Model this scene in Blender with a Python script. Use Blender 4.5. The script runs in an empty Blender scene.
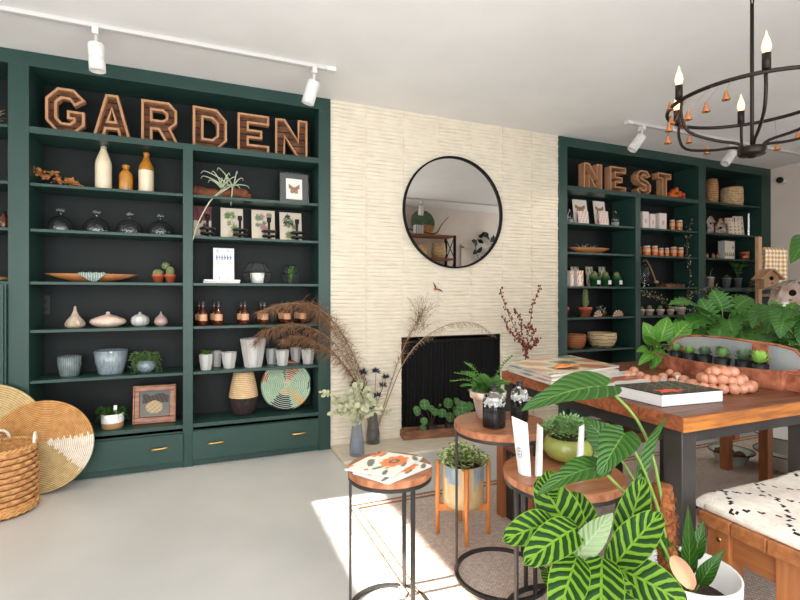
import bpy, math, random
from math import sin, cos, pi, radians, sqrt
from mathutils import Vector, Matrix
from mathutils.geometry import tessellate_polygon
random.seed(7)
R = random.uniform
SC = bpy.context.scene
COL = SC.collection

# ------------------------------------------------------------------ frame of the room
# x runs along the long wall, y into that wall (its face is y = 0), z up; the camera stands at (0, -3.6, 1.184)
CY, CH, FP, HV = -3.6, 1.184, 475.0, 295.0
SA, CA = sin(radians(22.25)), cos(radians(22.25))
TOP = 2.69
def P(u, v, t):
    s = (u-400)/FP
    return Vector(((SA+CA*s)*t, CY+(CA-SA*s)*t, CH+(HV-v)/FP*t))
def G(u, v, z): return P(u, v, (CH-z)*FP/(v-HV))
def W(u, v, y): return P(u, v, (y-CY)/(CA-SA*(u-400)/FP))
def XW(u, y=0.0): return W(u, 300, y).x
def F(u0, u1, vt, y, z):
    "x, width and height of a thing that stands at depth y on height z"
    u = (u0+u1)/2; s = (u-400)/FP; t = (y-CY)/(CA-SA*s)
    return (SA+CA*s)*t, (u1-u0)*t/FP/sqrt(1+s*s)*1.02, CH+(HV-vt)/FP*t-z

# ------------------------------------------------------------------ materials
def lin(c):
    return tuple(((x/255)/12.92 if x/255 <= .04045 else ((x/255+.055)/1.055)**2.4) for x in c[:3])+(1,)
def newmat(name):
    m = bpy.data.materials.new(name); m.use_nodes = True
    nt = m.node_tree; return m, nt, nt.nodes['Principled BSDF']
def mat(name, c, rough=.5, c2=None, scale=6, stretch=(1,1,1), bump=0, bscale=None, metal=0, trans=0, coat=0, ior=1.45, detail=5, ramp=(.35,.65), emit=None, estr=0, alpha=1, sss=0, spec=.5, wave=0):
    m, nt, b = newmat(name); N = nt.nodes; K = nt.links
    b.inputs['Base Color'].default_value = lin(c); b.inputs['Roughness'].default_value = rough
    b.inputs['Metallic'].default_value = metal; b.inputs['Transmission Weight'].default_value = trans
    b.inputs['Coat Weight'].default_value = coat; b.inputs['IOR'].default_value = ior; b.inputs['Alpha'].default_value = alpha
    b.inputs['Specular IOR Level'].default_value = spec
    if sss: b.inputs['Subsurface Weight'].default_value = sss; b.inputs['Subsurface Scale'].default_value = .02
    if emit: b.inputs['Emission Color'].default_value = lin(emit); b.inputs['Emission Strength'].default_value = estr
    tc = N.new('ShaderNodeTexCoord'); mp = N.new('ShaderNodeMapping'); mp.inputs['Scale'].default_value = stretch
    K.new(tc.outputs['Object'], mp.inputs[0])
    if c2 or bump:
        nz = N.new('ShaderNodeTexNoise'); nz.inputs['Scale'].default_value = scale; nz.inputs['Detail'].default_value = detail
        if wave: nz.inputs['Distortion'].default_value = wave
        K.new(mp.outputs[0], nz.inputs['Vector'])
        if c2:
            r = N.new('ShaderNodeValToRGB'); r.color_ramp.elements[0].position = ramp[0]; r.color_ramp.elements[1].position = ramp[1]
            r.color_ramp.elements[0].color = lin(c); r.color_ramp.elements[1].color = lin(c2)
            K.new(nz.outputs['Fac'], r.inputs[0]); K.new(r.outputs[0], b.inputs['Base Color'])
        if bump:
            n2 = nz
            if bscale:
                n2 = N.new('ShaderNodeTexNoise'); n2.inputs['Scale'].default_value = bscale; n2.inputs['Detail'].default_value = 4
                K.new(mp.outputs[0], n2.inputs['Vector'])
            bp = N.new('ShaderNodeBump'); bp.inputs['Strength'].default_value = bump; bp.inputs['Distance'].default_value = .01
            K.new(n2.outputs['Fac'], bp.inputs['Height']); K.new(bp.outputs[0], b.inputs['Normal'])
    return m
def bands(name, c, c2, axis='Z', freq=60, width=.15, rough=.6, noise=8, c3=None, bump=.4, metal=0, swirl=.0):
    "c with thin lines of c2 along an axis; c3 = mottling"
    m = mat(name, c, rough, c3, noise, metal=metal, ramp=(.4,.6)); nt = m.node_tree; N = nt.nodes; K = nt.links; b = N['Principled BSDF']
    tc = N.new('ShaderNodeTexCoord'); sp = N.new('ShaderNodeSeparateXYZ'); K.new(tc.outputs['Object'], sp.inputs[0])
    mu = N.new('ShaderNodeMath'); mu.operation = 'MULTIPLY'; mu.inputs[1].default_value = freq; K.new(sp.outputs[axis], mu.inputs[0])
    src = mu.outputs[0]
    if swirl:
        nz = N.new('ShaderNodeTexNoise'); nz.inputs['Scale'].default_value = 12; K.new(tc.outputs['Object'], nz.inputs['Vector'])
        a = N.new('ShaderNodeMath'); a.operation = 'MULTIPLY_ADD'; a.inputs[1].default_value = swirl; K.new(nz.outputs['Fac'], a.inputs[0]); K.new(src, a.inputs[2]); src = a.outputs[0]
    fr = N.new('ShaderNodeMath'); fr.operation = 'FRACT'; K.new(src, fr.inputs[0])
    lt = N.new('ShaderNodeMath'); lt.operation = 'LESS_THAN'; lt.inputs[1].default_value = width; K.new(fr.outputs[0], lt.inputs[0])
    mx = N.new('ShaderNodeMix'); mx.data_type = 'RGBA'; K.new(lt.outputs[0], mx.inputs[0])
    if b.inputs['Base Color'].is_linked: K.new(b.inputs['Base Color'].links[0].from_socket, mx.inputs[6])
    else: mx.inputs[6].default_value = lin(c)
    mx.inputs[7].default_value = lin(c2); K.new(mx.outputs[2], b.inputs['Base Color'])
    if bump:
        bp = N.new('ShaderNodeBump'); bp.inputs['Strength'].default_value = bump; bp.inputs['Distance'].default_value = .004; bp.invert = True
        K.new(lt.outputs[0], bp.inputs['Height']); K.new(bp.outputs[0], b.inputs['Normal'])
    return m
def weave(name, c, c2, sx=40, sz=40, rough=.7, round_=True):
    "basket weave around a lathe shape, from its uv map"
    m, nt, b = newmat(name); N = nt.nodes; K = nt.links; b.inputs['Roughness'].default_value = rough
    uv = N.new('ShaderNodeUVMap'); br = N.new('ShaderNodeTexBrick'); mp = N.new('ShaderNodeMapping'); mp.inputs['Scale'].default_value = (sx, sz, 1)
    K.new(uv.outputs[0], mp.inputs[0]); K.new(mp.outputs[0], br.inputs['Vector'])
    br.inputs['Color1'].default_value = lin(c); br.inputs['Color2'].default_value = lin(tuple(min(255, int(x*1.18)) for x in c)); br.inputs['Mortar'].default_value = lin(c2)
    br.inputs['Scale'].default_value = 1; br.inputs['Mortar Size'].default_value = .07; br.inputs['Mortar Smooth'].default_value = .6; br.inputs['Brick Width'].default_value = 1; br.inputs['Row Height'].default_value = .5
    K.new(br.outputs['Color'], b.inputs['Base Color'])
    bp = N.new('ShaderNodeBump'); bp.invert = True; bp.inputs['Strength'].default_value = .8; bp.inputs['Distance'].default_value = .008
    K.new(br.outputs['Fac'], bp.inputs['Height']); K.new(bp.outputs[0], b.inputs['Normal'])
    return m
def printmat(name, rough=.5, coat=0):
    m, nt, b = newmat(name); a = nt.nodes.new('ShaderNodeVertexColor'); a.layer_name = 'Col'
    b.inputs['Roughness'].default_value = rough; b.inputs['Coat Weight'].default_value = coat
    nt.links.new(a.outputs[0], b.inputs['Base Color']); return m
def leafmat(name, c, c2, vein, nv=9, slant=.55, stripe=0, rough=.4, vw=.1, trans=.25, mid=.035, spec=.4):
    "leaf blade from uv: u runs base to tip, v across; side veins (or wide stripes) slant to the tip"
    m, nt, b = newmat(name); N = nt.nodes; K = nt.links; b.inputs['Roughness'].default_value = rough; b.inputs['Specular IOR Level'].default_value = spec
    uv = N.new('ShaderNodeUVMap'); sp = N.new('ShaderNodeSeparateXYZ'); K.new(uv.outputs[0], sp.inputs[0])
    def mt(op, a, bb=None, c_=None):
        n = N.new('ShaderNodeMath'); n.operation = op
        for i, x in enumerate((a, bb, c_)):
            if x is None: continue
            if isinstance(x, (int, float)): n.inputs[i].default_value = x
            else: K.new(x, n.inputs[i])
        return n.outputs[0]
    av = mt('ABSOLUTE', mt('SUBTRACT', sp.outputs['Y'], .5))
    tcn = N.new('ShaderNodeTexNoise'); tcn.inputs['Scale'].default_value = 3; K.new(uv.outputs[0], tcn.inputs['Vector'])
    ph = mt('ADD', mt('MULTIPLY', mt('SUBTRACT', sp.outputs['X'], mt('MULTIPLY', av, slant)), nv), mt('MULTIPLY', tcn.outputs['Fac'], .6 if stripe else .2))
    w = mt('SINE', mt('MULTIPLY', ph, 2*pi))
    rp = N.new('ShaderNodeMapRange'); K.new(w, rp.inputs[0])
    if stripe: rp.inputs[1].default_value = .15; rp.inputs[2].default_value = .5
    else: rp.inputs[1].default_value = .8; rp.inputs[2].default_value = 1; rp.inputs[4].default_value = .55
    md = mt('LESS_THAN', av, mid); 
    f = mt('MAXIMUM', rp.outputs[0], md)
    if stripe: f = mt('MAXIMUM', f, mt('GREATER_THAN', av, .475))
    nz = N.new('ShaderNodeTexNoise'); nz.inputs['Scale'].default_value = 4; tc = N.new('ShaderNodeTexCoord'); K.new(tc.outputs['Object'], nz.inputs['Vector'])
    m1 = N.new('ShaderNodeMix'); m1.data_type = 'RGBA'; m1.inputs[6].default_value = lin(c); m1.inputs[7].default_value = lin(c2); K.new(nz.outputs['Fac'], m1.inputs[0])
    m2 = N.new('ShaderNodeMix'); m2.data_type = 'RGBA'; K.new(f, m2.inputs[0]); K.new(m1.outputs[2], m2.inputs[6]); m2.inputs[7].default_value = lin(vein)
    K.new(m2.outputs[2], b.inputs['Base Color'])
    bp = N.new('ShaderNodeBump'); bp.inputs['Strength'].default_value = .35; bp.inputs['Distance'].default_value = .004; bp.invert = True
    K.new(w, bp.inputs['Height']); K.new(bp.outputs[0], b.inputs['Normal'])
    tr = N.new('ShaderNodeBsdfTranslucent'); K.new(m2.outputs[2], tr.inputs[0]); ms = N.new('ShaderNodeMixShader'); ms.inputs[0].default_value = trans
    K.new(b.outputs[0], ms.inputs[1]); K.new(tr.outputs[0], ms.inputs[2]); K.new(ms.outputs[0], N['Material Output'].inputs[0])
    return m
def woodmat(name, c, c2, axis=0, rough=.5, scale=3, coat=0, bump=.15, k=14):
    st = [1*k]*3; st[axis] = 1.2
    return mat(name, c, rough, c2, scale, tuple(st), bump=bump, coat=coat, detail=8, ramp=(.3,.7), wave=.8)
M = {}
M['green'] = mat('green_paint', (34,62,55), .38, (38,67,60), 3, bump=.03, bscale=200)
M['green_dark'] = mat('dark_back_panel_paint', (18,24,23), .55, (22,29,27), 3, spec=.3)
M['ceiling'] = mat('ceiling_plaster', (240,238,236), .9, (234,232,229), 2, bump=.25, bscale=9)
M['wall'] = mat('wall_plaster', (236,224,214), .9, (230,217,206), 3, bump=.1, bscale=30)
M['brick'] = mat('cream_painted_brick', (220,209,188), .6, (226,216,197), 12, bump=.2, bscale=60)
M['floor'] = mat('polished_concrete', (188,187,182), .32, (202,200,195), 1.3, bump=.04, bscale=40, detail=9)
M['hearth'] = mat('hearth_stone', (214,204,184), .7, (198,186,166), 9, (1,6,1), bump=.3, bscale=30)
M['black'] = mat('matt_black', (9,8,8), .7, spec=.3)
M['soot'] = mat('sooty_black_firebrick', (6,5,5), .9, (11,10,9), 8)
M['steel'] = mat('dark_grey_steel', (58,56,54), .38, (74,71,69), 5, metal=.6, bump=.05)
M['blacksteel'] = mat('black_iron', (34,31,29), .42, metal=.6)
M['bronze'] = mat('oil_bronze_iron', (42,34,30), .45, metal=.7)
M['white'] = mat('white_enamel', (222,220,216), .4)
M['whitepaper'] = mat('white_paper', (226,225,222), .75, (216,215,212), 20)
M['pages'] = bands('page_edges', (222,220,215), (176,172,168), 'Z', 420, .35, .8, bump=0)
M['cream'] = mat('cream_stoneware', (231,215,186), .3, (224,205,172), 8, coat=.4)
M['ochre'] = mat('ochre_salt_glaze', (196,132,40), .3, (168,104,30), 20, coat=.5)
M['greyneck'] = mat('grey_glazed_neck', (168,154,136), .35)
M['terracotta'] = mat('terracotta', (190,100,62), .75, (176,86,50), 9)
M['terrawhite'] = mat('limewashed_terracotta', (214,196,182), .8, (186,146,126), 14, ramp=(.45,.65))
M['brass'] = mat('brushed_brass', (198,158,96), .3, metal=1)
M['glass'] = mat('clear_glass', (245,250,248), .03, trans=1, ior=1.45)
M['smokeglass'] = mat('smoke_blue_glass', (150,158,168), .08, alpha=.42, coat=.6)
M['glass_thin'] = mat('thin_clear_glass', (250,252,252), .02, trans=1, ior=1.4)
M['smokeglass2'] = mat('smoke_brown_glass', (110,106,106), .08, alpha=.5, coat=.6)
M['amber'] = mat('amber_glass', (92,38,14), .1, coat=.3, trans=.35)
M['honey'] = mat('orange_preserve', (206,104,30), .15, coat=.5)
M['copper'] = mat('copper', (186,124,84), .4, metal=.9)
M['mirror'] = mat('mirror_glass', (225,225,222), .01, metal=1)
M['wood_mid'] = woodmat('warm_brown_wood_x', (142,84,48), (176,112,68), 0)
M['wood_mid_z'] = woodmat('warm_brown_wood_z', (132,76,42), (164,100,58), 2)
M['wood_table'] = woodmat('reclaimed_table_wood', (72,36,19), (122,70,38), 0, .5, 3.2, coat=.15, bump=.35, k=11)
M['wood_end'] = mat('table_end_grain', (158,88,50), .6, (112,58,32), 7, (1,2.5,3), bump=.4, wave=2.5, detail=6)
M['wood_round'] = woodmat('mango_wood_planks', (128,78,48), (170,112,74), 0, .45, 3, coat=.2)
M['wood_edge'] = mat('rough_bark_edge', (188,128,92), .8, (140,84,54), 30, (1,1,.4), bump=.5)
M['wood_orange'] = woodmat('oiled_beech', (206,122,58), (224,144,78), 2, .4)
M['wood_bench'] = woodmat('oiled_acacia', (170,108,62), (134,78,42), 1, .45, 3)
M['wood_bench_x'] = woodmat('oiled_acacia_x', (170,108,62), (134,78,42), 0, .45, 3)
M['wood_letter'] = woodmat('letter_rim_wood', (196,150,112), (166,116,80), 2, .75)
M['plank'] = bands('letter_back_planks', (88,56,38), (18,12,9), 'Z', 20, .14, .85, 9, (132,90,62), bump=.6)
M['wood_bowl'] = woodmat('dough_bowl_wood', (186,124,70), (150,90,46), 0, .5)
M['driftwood'] = mat('driftwood', (150,92,58), .85, (96,56,34), 14, bump=.8)
M['bark'] = mat('bark', (196,184,170), .9, (110,88,70), 26, bump=.8)
M['coir'] = mat('coir', (158,92,48), .95, (112,62,30), 60, bump=1)
M['soil'] = mat('potting_soil', (46,34,26), .95, (70,52,40), 60, bump=.8)
M['mould'] = mat('weathered_brown_mould', (148,102,74), .75, (112,74,52), 9, (1,3,3), bump=.4)
M['stem'] = mat('green_stem', (112,142,62), .5)
M['stem_brown'] = mat('brown_twig', (92,66,48), .8)
M['stem_grey'] = mat('grey_twig', (150,138,122), .8)
M['leaf'] = leafmat('green_leaf', (46,90,30), (78,124,46), (120,164,80), 7)
M['leaf_bright'] = leafmat('bright_green_leaf', (66,122,36), (96,152,50), (132,172,84), 7)
M['leaf_philo'] = leafmat('glossy_philodendron_leaf', (30,68,17), (50,92,26), (92,132,54), 9, .5, rough=.34, mid=.02, trans=.15)
M['leaf_monstera'] = leafmat('monstera_leaf', (42,92,30), (76,130,46), (96,146,66), 8, .4, rough=.35)
M['leaf_calathea'] = leafmat('zebra_striped_leaf', (20,48,12), (26,58,16), (98,134,34), 7.2, .45, stripe=1, rough=.5, trans=.12, spec=.15, mid=.03)
M['leaf_calathea_back'] = leafmat('pale_leaf_underside', (126,146,104), (140,158,116), (150,168,126), 9, .45, rough=.5)
M['leaf_pilea'] = leafmat('pilea_leaf', (54,98,44), (86,132,66), (124,160,104), 3, .2, rough=.35, mid=.03)
M['leaf_var'] = leafmat('variegated_leaf', (96,132,70), (120,150,84), (232,230,176), 1.4, -.6, stripe=1, rough=.4, mid=.0)
M['leaf_fern'] = leafmat('fern_leaf', (56,112,44), (84,142,58), (110,160,76), 4)
M['leaf_dark'] = leafmat('dark_green_leaf', (40,84,32), (72,118,48), (92,134,64), 6)
M['leaf_euc'] = mat('eucalyptus_leaf', (168,172,138), .7, (196,196,160), 20)
M['succulent'] = mat('succulent_green', (104,140,84), .55, (134,168,100), 20)
M['succulent_pale'] = mat('succulent_pale_green', (150,190,84), .55, (122,164,72), 20)
M['succulent_grey'] = mat('succulent_grey_green', (112,132,102), .6, (84,110,80), 20)
M['cactus'] = mat('cactus_green', (92,118,70), .7, (140,136,92), 50, bump=.8)
M['airplant'] = mat('air_plant_silver', (196,202,176), .7, (168,176,148), 20)
M['dried'] = mat('dried_orange_flowers', (206,146,86), .85, (162,100,54), 30)
M['berry'] = mat('dark_red_berries', (112,40,30), .6, (140,62,44), 30)
M['plume'] = mat('brown_feather_reed', (112,78,54), .85, (140,106,78), 20)
M['plume_pale'] = mat('pale_reed', (164,140,112), .85)
M['thistle'] = mat('blue_thistle', (52,62,74), .8, (34,44,54), 30)
M['wicker'] = weave('wicker', (208,158,100), (120,74,40), 26, 13)
M['wicker_fine'] = weave('fine_wicker', (214,184,140), (150,112,74), 40, 14)
M['rattan'] = weave('rattan', (186,140,92), (112,72,40), 30, 8)
M['coil_tan'] = mat('coiled_grass_tan', (208,158,98), .8, (188,134,76), 30, bump=.4)
M['coil_white'] = mat('coiled_grass_white', (236,228,212), .8, (222,212,194), 30, bump=.4)
M['coil_straw'] = mat('coiled_grass_straw', (206,184,134), .8, (192,166,114), 30, bump=.4)
M['coil_green'] = mat('coiled_mint', (158,184,154), .8, (134,164,134), 30, bump=.4)
M['coil_rust'] = mat('coiled_rust', (184,110,72), .8, (164,92,56), 30, bump=.4)
M['coil_dark'] = mat('coiled_charcoal', (48,54,52), .8)
M['coil_yellow'] = mat('coiled_mustard', (206,154,58), .8)
M['coil_gap'] = mat('coil_gap_brown', (140,94,54), .9, (120,80,44), 30)  # darker groove faces: shade between the coils put into the colour
M['coil_gap_pale'] = mat('coil_gap_pale', (206,214,196), .9)
M['basket_weave'] = mat('flat_rattan_strips', (212,160,100), .7, (166,108,60), 34, (1,1,2.4), bump=.4, ramp=(.3,.7))
M['basket_gap'] = mat('rattan_gap', (112,66,36), .9)
M['leaf_black'] = mat('near_black_foliage', (24,30,22), .6)
M['coil_brown'] = mat('coiled_dark_brown', (66,40,30), .8)
M['rope_pale'] = bands('pale_rope', (222,186,140), (170,128,84), 'Z', 75, .22, .85, 30, (232,200,158), bump=1, swirl=.6)
M['rope_dark'] = bands('dark_rope', (48,36,34), (24,18,18), 'Z', 75, .22, .85, 30, (58,44,42), bump=1, swirl=.6)
M['grey_glaze'] = bands('grey_streaked_glaze', (112,124,122), (140,152,148), 'X', 90, .2, .2, 25, (90,104,104), bump=0, swirl=.5)
M['blue_glaze'] = mat('blue_grey_glaze', (112,126,136), .18, (146,158,164), 14, (6,6,1), coat=.6)
M['concrete_pot'] = mat('pale_concrete', (198,196,192), .75, (176,174,170), 9, (3,3,.6), bump=.2)
M['grey_pot'] = mat('grey_ceramic', (122,124,126), .45, (98,100,104), 12)
M['white_pot'] = mat('white_ceramic', (236,234,230), .3, coat=.4)
M['kraft'] = mat('tan_base_glaze', (168,128,88), .6)
M['oatmeal'] = mat('oatmeal_ceramic', (206,190,170), .6, (172,150,126), 40, bump=.5)
M['pinkish'] = mat('blush_ceramic', (206,178,160), .5, (226,204,188), 30, bump=.5)
M['lav'] = mat('mauve_ceramic', (176,144,136), .3, (196,168,158), 12, coat=.4)
M['pearl'] = mat('pearl_grey_ceramic', (204,200,194), .25, (180,178,174), 16, coat=.5)
M['apple'] = mat('apple_green_glaze', (164,170,88), .2, (146,152,70), 5, coat=.7)
M['navy'] = bands('striped_blue_cloth', (92,112,108), (206,212,204), 'X', 110, .3, .9, bump=0)
M['slate'] = mat('black_slate', (24,26,28), .35, coat=.3)
M['pottan'] = mat('tan_drip_glaze', (214,190,142), .3, (196,164,116), 7, (3,3,.7), coat=.5)
M['potblue'] = mat('blue_drip_glaze', (128,148,164), .3, (160,172,174), 10, (4,4,.8), coat=.5)
M['jute'] = None
M['fabric'] = mat('cream_wool', (232,222,208), .95, (222,208,192), 40, bump=.5, bscale=160)
M['fabric_black'] = mat('black_wool_tuft', (26,24,24), .95)
M['rust'] = mat('rusted_paint', (122,60,40), .8, (182,112,78), 18, ramp=(.38,.68), bump=.4, bscale=50)
M['galv'] = mat('galvanised_grey', (176,178,178), .55, (152,156,158), 6, metal=.25)
M['rock'] = mat('pink_salt_glass_bead', (190,120,90), .35, (216,154,122), 24, trans=.2, coat=.2, sss=.2)
M['bulb'] = mat('glowing_bulb', (255,214,160), .2, emit=(255,176,100), estr=6)
M['filament'] = mat('filament', (255,230,190), .2, emit=(255,226,180), estr=60)
M['charcoal'] = mat('charcoal', (24,22,22), .7, (44,42,42), 60, bump=.6)
M['pebble'] = mat('white_pebbles', (236,234,230), .6)
M['chrome'] = mat('silver_chrome', (190,190,190), .25, metal=1)
M['tag'] = mat('white_tag', (240,240,240), .7)
M['plastic_black'] = mat('black_plastic_pot', (22,24,24), .45)
M['plastic_green'] = mat('green_plastic_pot', (40,92,46), .4)
M['print'] = printmat('printed_paper', .55)
M['print_gloss'] = printmat('printed_cover', .3, .3)
M['enamel_green'] = mat('celadon_enamel', (184,198,186), .25, coat=.5)
M['enamel_white'] = mat('chipped_white_enamel', (224,224,218), .25, coat=.5)
M['cone'] = mat('pine_cone', (112,68,50), .8, (74,42,30), 40)
M['gingham'] = None

def jute():
    m, nt, b = newmat('jute_rug'); N = nt.nodes; K = nt.links; b.inputs['Roughness'].default_value = .95
    tc = N.new('ShaderNodeTexCoord'); mp = N.new('ShaderNodeMapping'); mp.inputs['Rotation'].default_value = (0,0,.1); mp.inputs['Scale'].default_value = (62,62,1)
    br = N.new('ShaderNodeTexBrick'); br.inputs['Scale'].default_value = 1; br.inputs['Brick Width'].default_value = .9; br.inputs['Row Height'].default_value = .5; br.inputs['Mortar Size'].default_value = .08; br.inputs['Mortar Smooth'].default_value = .7
    br.inputs['Color1'].default_value = lin((240,226,212)); br.inputs['Color2'].default_value = lin((220,198,182)); br.inputs['Mortar'].default_value = lin((150,122,106))
    K.new(tc.outputs['Object'], mp.inputs[0]); K.new(mp.outputs[0], br.inputs['Vector']); 
    nz = N.new('ShaderNodeTexNoise'); nz.inputs['Scale'].default_value = 55; K.new(tc.outputs['Object'], nz.inputs['Vector'])
    mx = N.new('ShaderNodeMix'); mx.data_type = 'RGBA'; mx.blend_type = 'OVERLAY'; mx.inputs[0].default_value = .35; K.new(br.outputs['Color'], mx.inputs[6]); K.new(nz.outputs['Fac'], mx.inputs[7])
    K.new(mx.outputs[2], b.inputs['Base Color'])
    bp = N.new('ShaderNodeBump'); bp.invert = True; bp.inputs['Strength'].default_value = 1; bp.inputs['Distance'].default_value = .006
    K.new(br.outputs['Fac'], bp.inputs['Height']); K.new(bp.outputs[0], b.inputs['Normal']); return m
M['jute'] = jute()
M['jute_border'] = mat('jute_braid', (150,104,78), .95, (176,132,104), 60, bump=.8)
def gingham():
    m, nt, b = newmat('yellow_white_check_cloth'); N = nt.nodes; K = nt.links; b.inputs['Roughness'].default_value = .9
    uv = N.new('ShaderNodeUVMap'); ck = N.new('ShaderNodeTexChecker'); mp = N.new('ShaderNodeMapping'); mp.inputs['Rotation'].default_value = (0,0,radians(45)); mp.inputs['Scale'].default_value = (9,28,1)
    ck.inputs['Scale'].default_value = 1; ck.inputs['Color1'].default_value = lin((214,164,84)); ck.inputs['Color2'].default_value = lin((240,232,216))
    K.new(uv.outputs[0], mp.inputs[0]); K.new(mp.outputs[0], ck.inputs['Vector']); K.new(ck.outputs[0], b.inputs['Base Color']); return m
M['gingham'] = gingham()

# ------------------------------------------------------------------ mesh builder
class MB:
    def __init__(s): s.v = []; s.f = []; s.m = []; s.uv = {}; s.col = None
    def add(s, vs, fs, mi=0, uvs=None, T=None):
        o = len(s.v)
        for i, p in enumerate(vs):
            p = Vector(p)
            if T is not None: p = T @ p
            s.v.append(p)
            if uvs: s.uv[o+i] = uvs[i]
        for k, f in enumerate(fs):
            s.f.append([o+j for j in f]); s.m.append(mi[k] if isinstance(mi, list) else mi)
        return s
    def box(s, c, d, mi=0, T=None):
        x, y, z = c; a, b, e = d[0]/2, d[1]/2, d[2]/2
        vs = [(x+i*a, y+j*b, z+k*e) for k in (-1,1) for j in (-1,1) for i in (-1,1)]
        return s.add(vs, [(0,2,3,1),(4,5,7,6),(0,1,5,4),(2,6,7,3),(0,4,6,2),(1,3,7,5)], mi, None, T)
    def slab(s, x0, x1, y0, y1, z0, z1, mi=0): return s.box(((x0+x1)/2,(y0+y1)/2,(z0+z1)/2), (x1-x0,y1-y0,z1-z0), mi)
    def lathe(s, pr, n=24, c=(0,0,0), mi=0, T=None, rf=None):
        vs = []; uvs = []; L = len(pr); cl = [0]
        for i in range(1, L): cl.append(cl[-1]+sqrt((pr[i][0]-pr[i-1][0])**2+(pr[i][1]-pr[i-1][1])**2))
        for i, (r, z) in enumerate(pr):
            for j in range(n+1):
                a = 2*pi*j/n; q = r*(rf(a, i) if rf else 1)
                vs.append((c[0]+q*cos(a), c[1]+q*sin(a), c[2]+z)); uvs.append((j/n, cl[i]/max(cl[-1], 1e-6)))
        fs = []; ms = []
        for i in range(L-1):
            for j in range(n):
                a = i*(n+1)+j; fs.append((a, a+1, a+n+2, a+n+1)); ms.append(mi[i] if isinstance(mi, list) else mi)
        s.add(vs, fs, ms, uvs, T)
        return s
    def tube(s, pts, r, n=7, mi=0, closed=False, T=None):
        pts = [Vector(p) for p in pts]; L = len(pts)
        if not isinstance(r, (list, tuple)): r = [r]*L
        vs = []; fs = []; up = None
        for i, p in enumerate(pts):
            if closed: d = pts[(i+1) % L]-pts[i-1]
            else: d = pts[min(i+1, L-1)]-pts[max(i-1, 0)]
            if d.length < 1e-9: d = Vector((0,0,1))
            d.normalize()
            if up is None:
                up = Vector((0,0,1)) if abs(d.z) < .9 else Vector((1,0,0))
            a = d.cross(up)
            if a.length < 1e-6: a = d.orthogonal()
            a.normalize(); b = a.cross(d); up = b
            for j in range(n):
                t = 2*pi*j/n; vs.append(p+a*r[i]*cos(t)+b*r[i]*sin(t))
        for i in range(L if closed else L-1):
            for j in range(n):
                i2 = (i+1) % L; fs.append((i*n+j, i*n+(j+1) % n, i2*n+(j+1) % n, i2*n+j))
        if not closed: fs.append(tuple(range(n-1,-1,-1))); fs.append(tuple((L-1)*n+j for j in range(n)))
        return s.add(vs, fs, mi, None, T)
    def ball(s, c, r, n=12, m=8, sc=(1,1,1), mi=0, T=None, rf=None):
        vs = []; fs = []
        for i in range(m+1):
            ph = pi*i/m
            for j in range(n):
                a = 2*pi*j/n; q = r*(rf(a, ph) if rf else 1)
                vs.append((c[0]+q*sin(ph)*cos(a)*sc[0], c[1]+q*sin(ph)*sin(a)*sc[1], c[2]-q*cos(ph)*sc[2]))
        for i in range(m):
            for j in range(n): fs.append((i*n+j, i*n+(j+1) % n, (i+1)*n+(j+1) % n, (i+1)*n+j))
        return s.add(vs, fs, mi, None, T)
    def prism(s, polys, y0, y1, mi=0, T=None):
        "polys = outer and hole loops in x,z; extruded along y"
        fl = [Vector((p[0], 0, p[1])) for pl in polys for p in pl]; N_ = len(fl)
        tri = tessellate_polygon([[Vector((p[0], p[1], 0)) for p in pl] for pl in polys])
        vs = [Vector((p.x, y0, p.z)) for p in fl]+[Vector((p.x, y1, p.z)) for p in fl]
        fs = [tuple(t) for t in tri]+[tuple(N_+k for k in reversed(t)) for t in tri]; o = 0
        for pl in polys:
            L = len(pl)
            for i in range(L): a, b = o+i, o+(i+1) % L; fs.append((a, b, N_+b, N_+a))
            o += L
        return s.add(vs, fs, mi, None, T)
    def leaf(s, b, tip, nrm, w, bend=.1, fold=.15, shape='ovate', n=8, mi=0, lobe=.25, cols=2, wav=0):
        b = Vector(b); tip = Vector(tip); ax = tip-b; L = ax.length
        if L < 1e-6: return s
        side = ax.cross(Vector(nrm))
        if side.length < 1e-6: side = ax.orthogonal()
        side.normalize(); nn = side.cross(ax).normalized(); vs = []; uvs = []; C = 2*cols+1
        for i in range(n+1):
            t = i/n; e = t
            if shape == 'ovate': h = sin(pi*e**.75)**.8
            elif shape == 'broad': h = sin(pi*(e*.96+.02)**.85)**.55
            elif shape == 'lance': h = sin(pi*e**.6)*.9
            elif shape == 'round': h = sqrt(max(0, 1-(2*e-1)**2))
            elif shape == 'heart': h = (1-e**1.9)**.75*(.78+.5*sin(pi*min(1,e*1.6))*.45)*(.35+.65*sqrt(min(1,e/.14))) if e < 1 else 0
            elif shape == 'monstera': h = (1-e**2.2)**.7*(.8+.25*sin(pi*e)) if e < 1 else 0
            else: h = 1-e
            if i == n: h = 0
            if h < 0 or isinstance(h, complex): h = 0
            for j in range(C):
                q = (j-cols)/cols; hh = h
                if shape == 'monstera' and abs(q) == 1 and i % 2 == 1: hh = h*.55
                p = b+ax*t+nn*(bend*L*4*t*(1-t)*(1 if True else 0))+side*(hh*w/2*q)+nn*(fold*abs(q)*hh*w/2)
                if wav: p += nn*(wav*w*sin(t*9+q*2)*abs(q))
                if shape in ('heart','monstera'): p -= ax*(lobe*abs(q)**.7*(1-t)**3)
                vs.append(p); uvs.append((t, .5+.5*q))
        fs = [(i*C+j, i*C+j+1, (i+1)*C+j+1, (i+1)*C+j) for i in range(n) for j in range(C-1)]
        return s.add(vs, fs, mi, uvs)
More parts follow.
